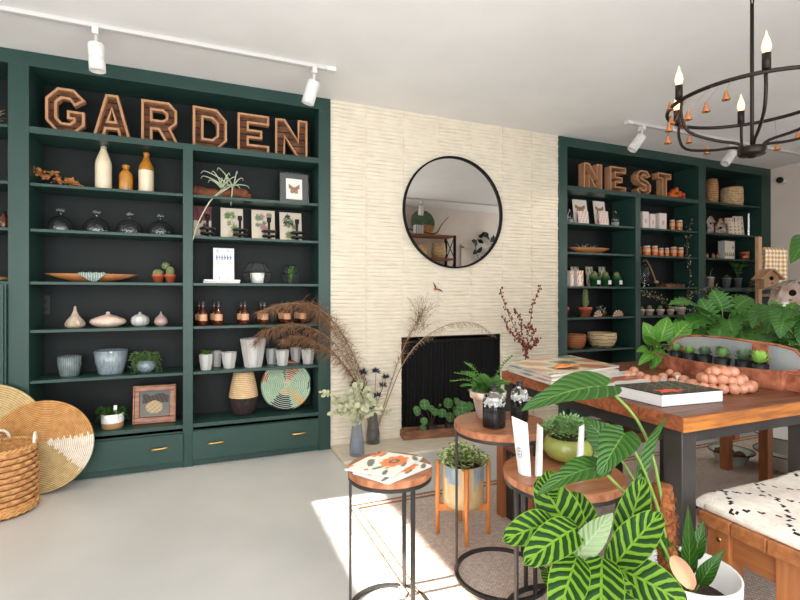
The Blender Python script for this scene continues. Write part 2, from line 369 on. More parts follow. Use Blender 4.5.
    def build(s, name, mats, parent=None, loc=(0,0,0), rot=(0,0,0), smooth=True, bevel=0, solid=0, sub=0):
        me = bpy.data.meshes.new(name); me.from_pydata(s.v, [], s.f)
        if not isinstance(mats, (list, tuple)): mats = [mats]
        for m in mats: me.materials.append(m)
        for p, m in zip(me.polygons, s.m): p.material_index = m; p.use_smooth = smooth
        if s.uv:
            ul = me.uv_layers.new(name='UVMap')
            for l in me.loops: ul.data[l.index].uv = s.uv.get(l.vertex_index, (0,0))
        if s.col:
            ca = me.color_attributes.new('Col', 'FLOAT_COLOR', 'POINT')
            for i, c in enumerate(s.col): ca.data[i].color = c
        me.validate()
        o = bpy.data.objects.new(name, me); COL.objects.link(o); o.location = loc; o.rotation_euler = rot
        if parent: o.parent = parent
        if solid: d = o.modifiers.new('s', 'SOLIDIFY'); d.thickness = solid; d.offset = 0
        if bevel: d = o.modifiers.new('b', 'BEVEL'); d.width = bevel; d.segments = 2; d.limit_method = 'ANGLE'
        if sub: d = o.modifiers.new('u', 'SUBSURF'); d.levels = sub; d.render_levels = sub
        return o
def thing(name, label, cat, loc=(0,0,0), rotz=0, group=None, rot=None):
    o = bpy.data.objects.new(name, None); COL.objects.link(o); o.empty_display_size = .05
    o.location = loc; o.rotation_euler = rot if rot else (0,0,rotz); o['label'] = label; o['category'] = cat
    if group: o['group'] = group
    return o
def tag(o, label, cat, group=None):
    o['label'] = label; o['category'] = cat
    if group: o['group'] = group
    return o
def struct(o): o['kind'] = 'structure'; return o
def dup(root, loc, label=None, rotz=None, group=None, scale=None):
    r = root.copy(); COL.objects.link(r); r.location = loc
    if rotz is not None: r.rotation_euler = (0,0,rotz)
    if scale: r.scale = (scale,)*3
    if label: r['label'] = label
    if group: r['group'] = group
    for ch in list(root.children):
        c = ch.copy(); COL.objects.link(c); c.parent = r
        for g in ch.children: d = g.copy(); COL.objects.link(d); d.parent = c
    return r
def panel(w, h, nx, ny, fn, y=0):
    "flat printed rectangle in the x,z plane, its print given by fn(u, v) -> rgb"
    mb = MB(); mb.col = []
    vs = []; 
    for j in range(ny+1):
        for i in range(nx+1):
            u, v = i/nx, j/ny; vs.append((-w/2+w*u, y, h*v)); mb.col.append(lin(fn(u, v)))
    mb.add(vs, [(j*(nx+1)+i, j*(nx+1)+i+1, (j+1)*(nx+1)+i+1, (j+1)*(nx+1)+i) for j in range(ny) for i in range(nx)])
    return mb
def spline(pts, n=16):
    "Catmull-Rom through the points"
    p = [Vector(x) for x in pts]; p = [p[0]*2-p[1]]+p+[p[-1]*2-p[-2]]; out = []
    S = len(p)-3
    for k in range(S):
        a, b, c, d = p[k:k+4]; m = max(2, n//S)
        for i in range(m):
            t = i/m; out.append(.5*((2*b)+(c-a)*t+(2*a-5*b+4*c-d)*t*t+(3*b-a-3*c+d)*t**3))
    out.append(p[-2]); return out
def pot_profile(w, h, top=1.0, bot=.7, lip=.12, th=.08):
    r = w/2
    return [(0,0),(r*bot,0),(r*(bot+(top-bot)*.8)*.96,h*(1-lip)),(r*top,h*(1-lip)),(r*top,h),(r*top*(1-th),h),(r*top*(1-th)*.95,h*.86),(0,h*.86)]
def cyl_pot(w, h, bot=.8, th=.08):
    r = w/2
    return [(0,0),(r*bot*.94,0),(r*bot,h*.04),(r,h),(r*(1-th),h),(r*(1-th)*.95,h*.85),(0,h*.85)]
def rosette(mb, c, r, n=22, mi=0, up=.5, w=.3):
    for k in range(n):
        a = k*2.4; q = (k+1)/n; d = Vector((cos(a), sin(a), up*(1.6-1.3*q))).normalized()
        mb.leaf(Vector(c), Vector(c)+d*r*((.35+.65*q) if up < 1.2 else (.95-.15*q)), Vector((0,0,1))-d*.3, r*w*1.3, .12 if up < 1.2 else -.08, .3, 'ovate', 5, mi, cols=1)
def tuft(mb, c, r, h, n=60, w=.012, mi=0, droop=.5, shape='lance', L=None):
    for k in range(n):
        a = R(0, 2*pi); q = R(.2, 1); p = Vector(c)+Vector((cos(a)*q*r, sin(a)*q*r, h*(1-q*droop)*R(.4,1)))
        d = Vector((cos(a)*q, sin(a)*q, R(-.1, .8))).normalized()
        l = (L or w*2.4)*R(.7,1.2); mb.leaf(p, p+d*l, Vector((R(-.4,.4),R(-.6,.2),1)), w, .1, .15, shape, 4, mi, cols=1)
# ------------------------------------------------------------------ camera, world
cam = bpy.data.objects.new('camera', bpy.data.cameras.new('camera')); COL.objects.link(cam)
cam.data.lens = FP/800*36; cam.data.sensor_width = 36; cam.data.shift_y = -5/800; cam.data.clip_start = .05
cam.location = (0, CY, CH); cam.rotation_euler = (pi/2, 0, -radians(22.25)); SC.camera = cam
w = bpy.data.worlds.new('daylight'); SC.world = w; w.use_nodes = True
bg = w.node_tree.nodes['Background']; bg.inputs[0].default_value = (.955, .98, 1, 1); bg.inputs[1].default_value = 8.0
sun = bpy.data.objects.new('sun', bpy.data.lights.new('sun', 'SUN')); COL.objects.link(sun)
sun.data.energy = 60; sun.data.angle = radians(.6); sun.data.color = (1, .93, .84)
sun.rotation_euler = Vector((1, -.06, -.62)).to_track_quat('-Z', 'Y').to_euler()

# ------------------------------------------------------------------ the room shell
XL, XR, YF, YB = -2.7, 6.26, -3.86, .42
struct(MB().slab(XL-.1, XR+.1, YF-.1, YB+.1, -.1, 0).build('floor', M['floor'], smooth=False))
struct(MB().slab(XL-.1, XR+.1, YF-.1, YB+.1, TOP, TOP+.1).build('ceiling', M['ceiling'], smooth=False))
struct(MB().slab(XL-.1, XR+.1, YB, YB+.1, 0, TOP).build('wall_far', M['wall'], smooth=False))
def wall_x(name, x0, x1, holes, ya, yb):          # wall along y with window holes (y0,y1,z0,z1)
    mb = MB(); y = ya
    for (a, b, c, d) in holes:
        mb.slab(x0, x1, y, a, 0, TOP); mb.slab(x0, x1, a, b, 0, c); mb.slab(x0, x1, a, b, d, TOP); y = b
    mb.slab(x0, x1, y, yb, 0, TOP); return struct(mb.build(name, M['wall'], smooth=False))
SZ0, SZ1 = (.53-XL)*.62, (1.03-XL)*.62  # unseen strip window, added and sized to shape the sunlit floor patch
wall_x('wall_left', XL-.02, XL, [(-2.6, -.67, SZ0, SZ1)], YF, YB)
wall_x('wall_right', XR, XR+.1, [(-3.7, -2.3, .25, 2.5)], YF, YB)
mb = MB(); SW = (-2.5, 2.3, .12, 2.5)
mb.slab(XL, SW[0], YF-.1, YF, 0, TOP); mb.slab(SW[1], XR, YF-.1, YF, 0, TOP); mb.slab(SW[0], SW[1], YF-.1, YF, 0, SW[2]); mb.slab(SW[0], SW[1], YF-.1, YF, SW[3], TOP)
struct(mb.build('wall_front', M['wall'], smooth=False))
def window_y(n, x, y0, y1, z0, z1, k):
    mb = MB()
    for i in range(k+1): yy = y0+(y1-y0)*i/k; mb.slab(x-.03, x+.03, yy-.025, yy+.025, z0, z1)
    for z in (z0+.02, z1-.02): mb.slab(x-.03, x+.03, y0, y1, z-.02, z+.02)
    struct(mb.build('window_%d' % n, M['white'], smooth=False))
window_y(1, XL-.01, -2.6, -.67, SZ0-.02, SZ1+.02, 1); window_y(2, XR+.05, -3.7, -2.3, .25, 2.5, 2)
mb = MB()
for z in (SW[2]+.03, SW[3]-.03): mb.slab(SW[0], SW[1], YF-.07, YF-.02, z-.03, z+.03)
for k in range(4): x = SW[0]+(SW[1]-SW[0])*k/3; mb.slab(x-.03, x+.03, YF-.075, YF-.015, SW[2], SW[3])
struct(mb.build('window_3', M['white'], smooth=False))
mb = MB()
for y in (-.90, -1.13, -1.38, -1.85, -2.2): mb.slab(XL-.012, XL-.004, y-.007, y+.007, SZ0, SZ1)  # added thin bars, placed to cast narrow shadow streaks across the sun patch
struct(mb.build('window_4', M['white'], smooth=False))
for nm, loc, rot, sx, sy in (('portal_b', (-.1, YF-.02, 1.31), 0, 4.8, 2.38), ('portal_r', (XR+.02, -3.0, 1.375), 0, 2.25, 1.4)):
    l = bpy.data.lights.new('window_'+nm, 'AREA'); l.shape = 'RECTANGLE'; l.size = sx; l.size_y = sy; l.cycles.is_portal = True
    o = bpy.data.objects.new('window_'+nm, l); COL.objects.link(o); o.location = loc; o.rotation_euler = (pi/2, 0, 0) if nm[-1] == 'b' else (0, pi/2, 0)

# brick face between the two bookcases: stack-bond slim bricks painted cream
XB0, XB1 = XW(330), XW(557.5); FX0, FX1, FZ = XW(401), XW(500), .837
def brick_wall():
    xs = [XB0, FX0-.001, FX0, FX1, FX1+.001, XB1]; k = 1.176-.32
    seams = []
    while k < XB1:
        if k > XB0+.02: seams.append(k)
        k += .32
    for s_ in seams: xs += [s_-.004, s_, s_+.004]
    x = XB0
    while x < XB1: xs.append(x); x += .034
    xs = sorted(xs); xs2 = [xs[0]]
    for x in xs[1:]:
        if x-xs2[-1] > .0008: xs2.append(x)
    xs = xs2; zs = []; rows = 87; rnd = random.Random(3); amp = {}
    for r in range(rows):
        z = r*.031
        for dz, d in ((0, 0), (.0035, .7), (.015, 1), (.0275, .8)): zs.append((z+dz, d, r))
    zs.append((TOP, 0, rows)); vs = []
    for (z, d, r) in zs:
        for x in xs:
            col = sum(1 for s_ in seams if x > s_); key = (r, col)
            if key not in amp: amp[key] = (rnd.uniform(.5, 1), rnd.uniform(-.004, .004), rnd.uniform(0, 6))
            a, tl, ph = amp[key]; tl *= .3; seam = any(abs(x-s_) < .0015 for s_ in seams)
            dep = .003+d*(.009*a+.003*sin(x*23+ph)) if not seam else .004
            zz = z+(tl*((x*3) % 1)+.0016*sin(x*9+r*.7)) * (1 if 0 < z < TOP and abs(z-FZ) > .03 else 0)
            vs.append((x, -dep, zz))
    C = len(xs); fs = []
    for j in range(len(zs)-1):
        for i in range(C-1):
            if xs[i] >= FX0-.0001 and xs[i+1] <= FX1+.0001 and zs[j+1][0] <= FZ+.0001: continue
            fs.append((j*C+i, j*C+i+1, (j+1)*C+i+1, (j+1)*C+i))
    mb = MB(); mb.add(vs, fs)
    mb.slab(XB0, FX0, -.002, YB, 0, TOP); mb.slab(FX1, XB1, -.002, YB, 0, TOP); mb.slab(FX0, FX1, -.002, YB, FZ, TOP)
    struct(mb.build('wall_back', M['brick'], smooth=False))
brick_wall()
fp = thing('fireplace', 'black unlit fireplace opening in the cream brick wall under the round mirror', 'fireplace', ((FX0+FX1)/2, 0, 0))
hw = (FX1-FX0)/2; mb = MB(); mb.slab(-hw, hw, .36, .4, 0, FZ); mb.slab(-hw, -hw+.01, 0, .4, 0, FZ); mb.slab(hw-.01, hw, 0, .4, 0, FZ); mb.slab(-hw, hw, 0, .4, FZ-.01, FZ); mb.slab(-hw, hw, -.0, .4, 0, .02)
mb.build('firebox', M['soot'], fp, smooth=False)
mb = MB(); vs = []; fs = []; n = 150
for i in range(n+1):
    x = -hw+.012+(2*hw-.024)*i/n; y = .06+.012*sin(i*1.05)+.004*sin(i*.31)
    vs += [(x, y, .022), (x, y, FZ-.05)]
for i in range(n): fs.append((2*i, 2*i+2, 2*i+3, 2*i+1))
mb.add(vs, fs); mb.build('mesh_curtain', M['black'], fp, smooth=True)
MB().slab(-hw+.01, hw-.01, .03, .05, FZ-.055, FZ-.03).build('curtain_rail', M['blacksteel'], fp, smooth=False)
MB().slab(XB0, 3.07, -.385, 0, 0, .022).build('hearth', M['hearth'], smooth=False, bevel=.004); h_ = bpy.data.objects['hearth']; tag(h_, 'low cream stone hearth slab along the brick wall', 'hearth')
struct(MB().slab(XR-.015, XR, -.75, -.02, 0, .12).build('baseboard_right', M['white'], smooth=False))

# ------------------------------------------------------------------ the two built-in bookcases
SH = [2.228, 1.882, 1.597, 1.268, .966, .65, .293]      # shelf tops
YK = .28                                                 # face of the back panel
def bookcase(label, x_out0, x_out1, bays, header, drawers, loc=(0,0,0)):
    "bays = (x0, x1, list of shelf tops, floor z); header = groups of bays under one open top niche"
    t = thing('bookcase', label, 'bookcase', ((x_out0+x_out1)/2, 0, 0)); ox = t.location.x
    mb = MB(); a, b = x_out0-ox, x_out1-ox; f = -.02
    mb.slab(a, b, f, YK+.02, 2.60, TOP-.002)                       # top
    for (q0, q1, _s, _z) in bays: mb.slab(q0-ox, q1-ox, f+.012, YK, .0, .0505); mb.slab(q0-ox, q1-ox, f+.001, .0, .05, .27)
    for (g0, g1) in header: pass
    edges = []
    xs = [x_out0]+[v for by in bays for v in (by[0], by[1])]+[x_out1]
    for i in range(0, len(xs), 2):
        top = 2.60
        for (g0, g1) in header:
            if xs[i] > g0+.01 and xs[i+1] < g1-.01: top = SH[0]
        mb.slab(xs[i]-ox, xs[i+1]-ox, f, YK+.02, 0, top)
    mb.build('frame', M['green'], t, smooth=False, bevel=.002)
    bk = MB().slab(a+.002, b-.002, YK, YK+.015, .05, 2.6); bk.build('back_panel', M['green_dark'], t, smooth=False)
    for (g0, g1) in header: MB().slab(g0-ox, g1-ox, f+.001, YK, SH[0]-.042, SH[0]).build('shelf', M['green'], t, smooth=False, bevel=.002)
    for (x0, x1, sh, zf) in bays:
        for z in sh: MB().slab(x0-ox, x1-ox, -.006, YK, z-.019, z).build('shelf', M['green'], t, smooth=False, bevel=.0015)
        MB().slab(x0-ox, x1-ox, f+.001, YK, zf-.045, zf).build('shelf', M['green'], t, smooth=False, bevel=.002)
    for (x0, x1, zz0, zz1, hs) in drawers:
        d = MB().slab(x0-ox, x1-ox, f-.024, f-.005, zz0, zz1).build('drawer', M['green'], t, smooth=False, bevel=.002); MB().slab(x0-ox+.02, x1-ox-.02, f-.006, f+.002, zz0+.02, zz1-.02).build('drawer_box', M['green_dark'], d, smooth=False)
        for hx in hs:
            p = [(hx-ox-.05, f-.024, .155), (hx-ox-.048, f-.042, .156), (hx-ox, f-.048, .158), (hx-ox+.048, f-.042, .16), (hx-ox+.05, f-.024, .16)]
            MB().tube(spline(p, 12), .0062, 8).build('handle', M['brass'], d)
    return t
B1 = (XW(30), XW(183)); B2 = (XW(193), XW(318)); B0 = (-1.95, XW(9))
bookcase('tall dark green built-in bookcase left of the fireplace under the GARDEN letters', -2.05, XW(330),
    [(B0[0], B0[1], [2.228-.0+.0, 1.882, 1.597], 1.268), (B1[0], B1[1], SH[1:6], .293), (B2[0], B2[1], SH[1:6], .293)], [(B1[0], B2[1])],
    [(B1[0]+.01, B1[1]+.002, .05, .238, [B1[0]+.17, XW(160)]), (B2[0]-.002, B2[1]-.004, .05, .246, [XW(216), XW(298)])])
C1 = (XW(566), XW(634)); C2 = (XW(639), XW(697)); C3 = (XW(704), XW(760))
bookcase('tall dark green built-in bookcase right of the fireplace under the NEST letters', XW(557.5), XR-.002,
    [(C1[0], C1[1], SH[1:6], .293), (C2[0], C2[1], SH[1:6], .293), (C3[0], C3[1], [2.228, 1.882, 1.597], 1.268)], [(C1[0], C2[1])],
    [(C1[0]+.01, C1[1]-.01, .05, .24, [C1[0]+.2, C1[1]-.2]), (C2[0]+.01, C2[1]-.01, .05, .24, [C2[0]+.2, C2[1]-.2])])
cb = thing('cupboard', 'dark green cupboard box at the far left edge of the bookcase', 'cupboard', ((-1.95+B0[1])/2, 0, 0)); ww = (B0[1]+1.95)/2
MB().slab(-ww+.03, ww, -.045, -.021, .27, 1.25).build('body', M['green'], cb, smooth=False, bevel=.003)
MB().slab(-ww+.04, -.003, -.06, -.045, .29, 1.24).build('door', M['green'], cb, smooth=False, bevel=.002); MB().slab(.003, ww-.01, -.06, -.045, .29, 1.24).build('door', M['green'], cb, smooth=False, bevel=.002)
MB().slab(-ww+.03, ww, -.04, -.021, 0, .27).build('plinth', M['green'], cb, smooth=False)
ot = thing('power_outlet', 'black power outlet on the back panel left of the ceramic garlic ornaments', 'outlet', W(43, 305, YK))
z0 = ot.location.z
MB().box((0,-.004,0), (.085,.006,.13)).build('cover_plate', M['plastic_black'], ot, smooth=False, bevel=.002)
for dz in (-.028, .028): MB().lathe([(0,0),(.02,0),(.02,.004),(0,.004)], 14, T=Matrix.Translation((0,-.007,dz)) @ Matrix.Rotation(pi/2, 4, 'X')).build('socket', M['charcoal'], ot)

# ------------------------------------------------------------------ wooden box letters
LET = {
'G': [[(.28,0),(.66,0),(.92,.22),(.92,.52),(.5,.52),(.5,.33),(.64,.33),(.64,.3),(.56,.24),(.38,.24),(.27,.34),(.27,.66),(.38,.76),(.56,.76),(.68,.62),(.94,.78),(.66,1),(.28,1),(0,.74),(0,.26)]],
'A': [[(0,0),(.26,0),(.32,.2),(.58,.2),(.64,0),(.9,0),(.6,1),(.3,1)], [(.38,.4),(.52,.4),(.45,.66)]],
'R': [[(0,0),(.26,0),(.26,.32),(.4,.32),(.6,0),(.9,0),(.7,.38),(.85,.52),(.85,.82),(.66,1),(0,1)], [(.26,.56),(.26,.77),(.5,.77),(.58,.72),(.58,.61),(.5,.56)]],
'D': [[(0,0),(.6,0),(.86,.25),(.86,.75),(.6,1),(0,1)], [(.26,.25),(.26,.75),(.48,.75),(.6,.64),(.6,.36),(.48,.25)]],
'E': [[(0,0),(.8,0),(.8,.24),(.28,.24),(.28,.39),(.62,.39),(.62,.61),(.28,.61),(.28,.76),(.8,.76),(.8,1),(0,1)]],
'N': [[(0,0),(.26,0),(.26,.52),(.6,0),(.86,0),(.86,1),(.6,1),(.6,.48),(.26,1),(0,1)]],
'S': [[(.22,0),(.62,0),(.86,.2),(.86,.44),(.66,.6),(.32,.68),(.32,.75),(.38,.79),(.54,.79),(.62,.7),(.86,.79),(.62,1),(.22,1),(.02,.82),(.02,.6),(.2,.46),(.55,.38),(.56,.27),(.5,.22),(.34,.22),(.24,.33),(0,.22)]],
'T': [[(.3,0),(.6,0),(.6,.76),(.9,.76),(.9,1),(0,1),(0,.76),(.3,.76)]]}
def offset(poly, d):
    A = sum(poly[i-1][0]*poly[i][1]-poly[i][0]*poly[i-1][1] for i in range(len(poly))); sg = 1 if A > 0 else -1; out = []
    for i in range(len(poly)):
        a = Vector(poly[i-1]); b = Vector(poly[i]); c = Vector(poly[(i+1) % len(poly)])
        e1 = (b-a).normalized(); e2 = (c-b).normalized(); n1 = Vector((-e1.y, e1.x))*sg; n2 = Vector((-e2.y, e2.x))*sg
        m = n1+n2; m = m/max(.35, m.dot(n1)); out.append((b.x+m.x*d, b.y+m.y*d))
    return out
def letter(ch, x, z, w, h, y, dep, label, grp, rz=0):
    pl = LET[ch]; mx = max(p[0] for p in pl[0]); mx = max(mx, .8)
    sc = [[((p[0]-mx/2)/mx*w, p[1]*h) for p in q] for q in pl]
    t = thing('wooden_letter', label, 'letter', (x, y, z), rz, grp)
    MB().prism(sc, dep-.012, dep).build('plank_back', M['plank'], t, smooth=False)
    mb = MB(); th = h*.052
    for k, q in enumerate(sc):
        inner = offset(q, th if k == 0 else -th); n = len(q); vs = []; fs = []
        for p, pi_ in zip(q, inner): vs += [(p[0], 0, p[1]), (pi_[0], 0, pi_[1]), (pi_[0], dep, pi_[1]), (p[0], dep, p[1])]
        for i in range(n):
            j = (i+1) % n
            for a in range(4): b = (a+1) % 4; fs.append((i*4+a, j*4+a, j*4+b, i*4+b))
        mb.add(vs, fs)
    mb.build('rim', M['wood_letter'], t, smooth=False)
for i, (ch, u0, u1, vt) in enumerate([('G',46,86,85),('A',93,131,94.5),('R',142,179,99),('D',193.5,227,106),('E',238,269,112),('N',275.5,307,117)]):
    X, w_, h_ = F(u0, u1, vt, .07, SH[0]); letter(ch, X, SH[0], w_, .292, .06, .06, 'wooden box letter %s on the top shelf of the left bookcase' % ch, 'GARDEN letters', (.05, -.06, 0, .12, 0, -.12)[i])
for ch, u0, u1, vt in [('N',580,602,160),('E',606,626,164),('S',632,651,167),('T',653,671.5,170)]:
    X, w_, h_ = F(u0, u1, vt, .07, SH[0]); letter(ch, X, SH[0], w_*1.12, .262, .04, .09, 'wooden box letter %s on the top shelf of the right bookcase' % ch, 'NEST letters')

# ------------------------------------------------------------------ ceiling track lights
def track(x0, x1, y, label):
    t = thing('light_track', label, 'light track', ((x0+x1)/2, y, TOP)); h = (x1-x0)/2
    MB().slab(-h, h, -.018, .018, -.022, 0).build('rail', mat('track_white', (206,204,201), .6), t, smooth=False, bevel=.002)
    for s_ in (-1, 1): MB().slab(s_*h-.03, s_*h+.03, -.022, .022, -.026, 0).build('end_cap', M['white'], t, smooth=False)
track(-2.4, XW(334, -.51)-.02, -.51, 'white ceiling track along the left bookcase'); track(XW(629, -.54), 6.1, -.54, 'white ceiling track in front of the right bookcase')
spot = []
def spotlight(x, y, tilt, az, label, e=18):
    t = thing('track_spotlight', label, 'spotlight', (x, y, TOP-.022), 0, 'white track spotlights')
    MB().box((0,0,-.02), (.03,.06,.04)).build('adapter', M['white'], t, smooth=False, bevel=.002)
    MB().tube([(0,0,-.035),(0,0,-.095)], .009, 8).build('stem', M['white'], t)
    d = Vector((sin(az)*sin(tilt), cos(az)*sin(tilt), -cos(tilt))); q = Vector((0,0,-1)).rotation_difference(d).to_matrix().to_4x4(); T = Matrix.Translation((0,0,-.085)) @ q
    MB().lathe([(0,0),(.038,0),(.041,-.006),(.041,-.07),(.0395,-.072),(.0395,-.075),(.041,-.077),(.041,-.15),(.036,-.15),(.034,-.12),(0,-.12)], 24, T=T).build('lamp_head', M['white'], t)
    l = bpy.data.lights.new('spot_beam', 'SPOT'); l.energy = e; l.spot_size = radians(75); l.spot_blend = .8; l.color = (1, .86, .68); l.shadow_soft_size = .03
    o = bpy.data.objects.new('spot_beam', l); COL.objects.link(o); o.parent = t; o.matrix_local = T @ Matrix.Translation((0,0,-.14))
spotlight(XW(96, -.51), -.51, .05, 1.2, 'white cylinder spotlight on the left track above the letters G and A', 45)
spotlight(XW(314, -.51), -.51, .32, 5.4, 'white cylinder spotlight at the right end of the left track', 45)
spotlight(XW(642, -.54), -.54, .62, 5.2, 'white cylinder spotlight at the left end of the right track', 22)
spotlight(XW(733, -.54), -.54, .62, 5.0, 'white cylinder spotlight behind the chandelier hub', 22)
sc_ = thing('security_camera', 'small black camera with white mount in the corner right of the right bookcase', 'camera', (XR-.03, -.16, 2.52))
MB().lathe([(0,-.03),(.03,-.03),(.03,.03),(0,.03)], 16, T=Matrix.Rotation(pi/2, 4, 'X')).build('mount', M['white'], sc_)
MB().ball((-.05,-.0,0), .036, 16, 10).build('camera_body', M['plastic_black'], sc_)

# ------------------------------------------------------------------ round mirror
mc = W(453, 213, 0); t = thing('round_mirror', 'large round wall mirror with thin black frame over the fireplace', 'mirror', (mc.x, -.014, mc.z)); RM = .468
MB().lathe([(0,0),(RM-.004,0)], 96, T=Matrix.Translation((0,-.012,0)) @ Matrix.Rotation(pi/2, 4, 'X')).build('mirror_glass', M['mirror'], t, smooth=False)
MB().lathe([(RM-.006,0),(RM-.006,.03),(RM+.008,.03),(RM+.008,0),(RM-.006,0)], 96, T=Matrix.Rotation(pi/2, 4, 'X')).build('frame', M['black'], t)

# ------------------------------------------------------------------ shelf goods, helper makers
def single(name, label, cat, mb, m, loc, rz=0, grp=None, **k): return tag(mb.build(name, m, None, loc, (0,0,rz), **k), label, cat, grp)
def pot_plant(name, label, cat, loc, w, h, pm, fol, group=None, prof=None, rf=None, soil=True, part='foliage', n=24, pots='pot'):
    t = thing(name, label, cat, loc, 0, group)
    pr = prof or pot_profile(w, h); mb = MB().lathe(pr, n, rf=rf); mb.build(pots, M[pm] if isinstance(pm, str) else pm, t)
    if soil: MB().lathe([(0,h*.865),(w*.42,h*.865)], 16).build('soil', M['soil'], t)
    for nm, mb, m in fol: mb.build(nm, M[m], t)
    return t
def cactus_ball(r, z, ribs=11, sz=1.0): return MB().ball((0,0,z), r, 44, 12, (1,1,sz), rf=lambda a, ph: 1+.07*cos(a*ribs))
def terracotta(label, loc, w, h, plant, grp=None, pm='terracotta'):
    pr = [(0,0),(w*.34,0),(w*.45,h*.68),(w*.5,h*.68),(w*.5,h),(w*.45,h),(w*.43,h*.85),(0,h*.85)]
    return pot_plant('potted_cactus', label, 'cactus', loc, w, h, pm, plant, grp, pr)

# --- left bookcase, left bay
Y1 = .13
t = single('dried_flower_bunch', 'bunch of dried orange flowers under the letter G', 'dried flowers', MB(), M['dried'], (0,0,0))
bpy.data.objects.remove(t)
X, w_, h_ = F(29, 79, 163, .1, SH[1]); mb = MB()
for k in range(110):
    a = R(0, 1); c = Vector((-w_/2+w_*a, R(-.03,.03), .02+(1-a)**2*.10*R(.5,1)+R(0,.05)*sin(pi*a))); d = Vector((R(-1,1),R(-1,1),R(-.4,1))).normalized()
    mb.leaf(c, c+d*R(.025,.045), Vector((R(-1,1),R(-1,1),1)), .024, .1, .3, 'ovate', 3, cols=1)
single('dried_flower_bunch', 'bunch of dried orange flowers under the letter G', 'dried flowers', mb, M['dried'], (X,.1,SH[1]))
def bottle(name, label, u0, u1, vt, y, z, prof, mats, mi, sil=None):
    X, w_, h_ = F(u0, u1, vt, y, z); t = thing(name, label, 'bottle', (X, y, z))
    pr = [(r*w_/2, q*h_) for r, q in prof]
    MB().lathe(pr[:mi+1], 28).build('body', mats[0], t); MB().lathe(pr[mi:], 28).build('neck', mats[1], t); return t
bottle('stoneware_bottle', 'tall cream stoneware bottle with grey neck, tallest on the second shelf', 95, 112, 145, Y1, SH[1], [(0,0),(.95,0),(1,.02),(1,.58),(.9,.66),(.6,.8),(.36,.9),(.34,.91),(.36,.91),(.38,.99),(.3,1),(0,1)], (M['cream'], M['greyneck']), 7)
bottle('stoneware_jug', 'short ochre stoneware bottle between two taller cream bottles', 119, 133, 165, Y1, SH[1], [(0,0),(.95,0),(1,.03),(1,.6),(.9,.7),(.55,.8),(.4,.83),(.4,.88),(.55,.9),(.55,.98),(.4,1),(0,1)], (M['ochre'], M['ochre']), 6)
bottle('two_tone_bottle', 'cream stoneware bottle with ochre glazed shoulder and neck', 138.5, 154, 152.5, Y1, SH[1], [(0,0),(.95,0),(1,.02),(1,.56),(1.0,.6),(.9,.67),(.5,.8),(.36,.88),(.34,.92),(.42,.93),(.42,.99),(.3,1),(0,1)], (M['cream'], M['ochre']), 3)
for i, (u, wd) in enumerate(((61, 'leftmost'), (97, 'second from left'), (130, 'third from left'), (161, 'rightmost'))):
    X, w_, h_ = F(u-14, u+13, 205+i*2.2, .14, SH[2])
    t = thing('glass_cloche', 'clear glass dome ornament, %s of four in its row' % wd, 'glass dome', (X,.14,SH[2]), 0, 'glass domes')
    r = w_/2; h_ = .155
    MB().lathe([(r*.96,0),(r,.02),(r*.98,.045),(r*.8,.078),(r*.45,.1),(.014,.108),(.01,.12),(.018,.135),(.026,.15),(.02,.155),(0,.155),(0,.15),(.008,.13),(.006,.104),(r*.42,.095),(r*.76,.074),(r*.93,.044),(r*.95,.02),(r*.93,0),(r*.96,0)], 36).build('dome', M['glass_thin'], t)
    MB().lathe([(0,0),(r*.5,0),(r*.56,.012),(r*.5,.035),(r*.2,.06),(.008,.07),(0,.07)], 24).build('inner_vessel', M['glass_thin'], t)
def dough_bowl(label, X, y, z, L, W_, H, m='wood_bowl'):
    t = thing('dough_bowl', label, 'bowl', (X, y, z)); mb = MB(); vs = []; fs = []; n = 40
    for k, (s_, zz) in enumerate(((.34, 0), (.62, .35*H), (1, H), (.95, H), (.58, .42*H), (.3, .14*H))):
        for i in range(n):
            a = 2*pi*i/n; c = cos(a); vs.append((L/2*s_*(abs(c)**.9*(1 if c > 0 else -1)), W_/2*s_*sin(a), zz))
    for k in range(5):
        for i in range(n): fs.append((k*n+i, k*n+(i+1) % n, (k+1)*n+(i+1) % n, (k+1)*n+i))
    fs.append(tuple(range(n-1,-1,-1))); fs.append(tuple(5*n+i for i in range(n)))
    mb.add(vs, fs); mb.build('bowl', M[m], t); return t
X, w_, h_ = F(47, 139, 268.5, .12, SH[3]); H = .055
dough_bowl('long shallow wooden dough bowl on the left bookcase', X, .12, SH[3], w_*1.02, .2, H)
mb = MB(); vs = []; fs = []; uvs = []                          # cloth draped over the rim
path = [(.14, .06), (.1, .062), (.02, .035), (-.05, .04), (-.1, .062), (-.106, .055), (-.108, .03), (-.104, .004)]
for i, (yy, zz) in enumerate(path):
    for j in range(13):
        q = j/12; hw = .075 if i < 6 else .075-.028*(i-5); vs.append(((q-.5)*2*hw+.008*sin(i), yy-.004*sin(q*25), zz+.003*sin(q*25+i)))
for i in range(len(path)-1):
    for j in range(12): fs.append((i*13+j, i*13+j+1, (i+1)*13+j+1, (i+1)*13+j))
mb.add(vs, fs); single('tea_towel', 'green and white striped cloth draped over the long wooden dough bowl', 'cloth', mb, M['navy'], (X+.02,.12,SH[3]), solid=.003)
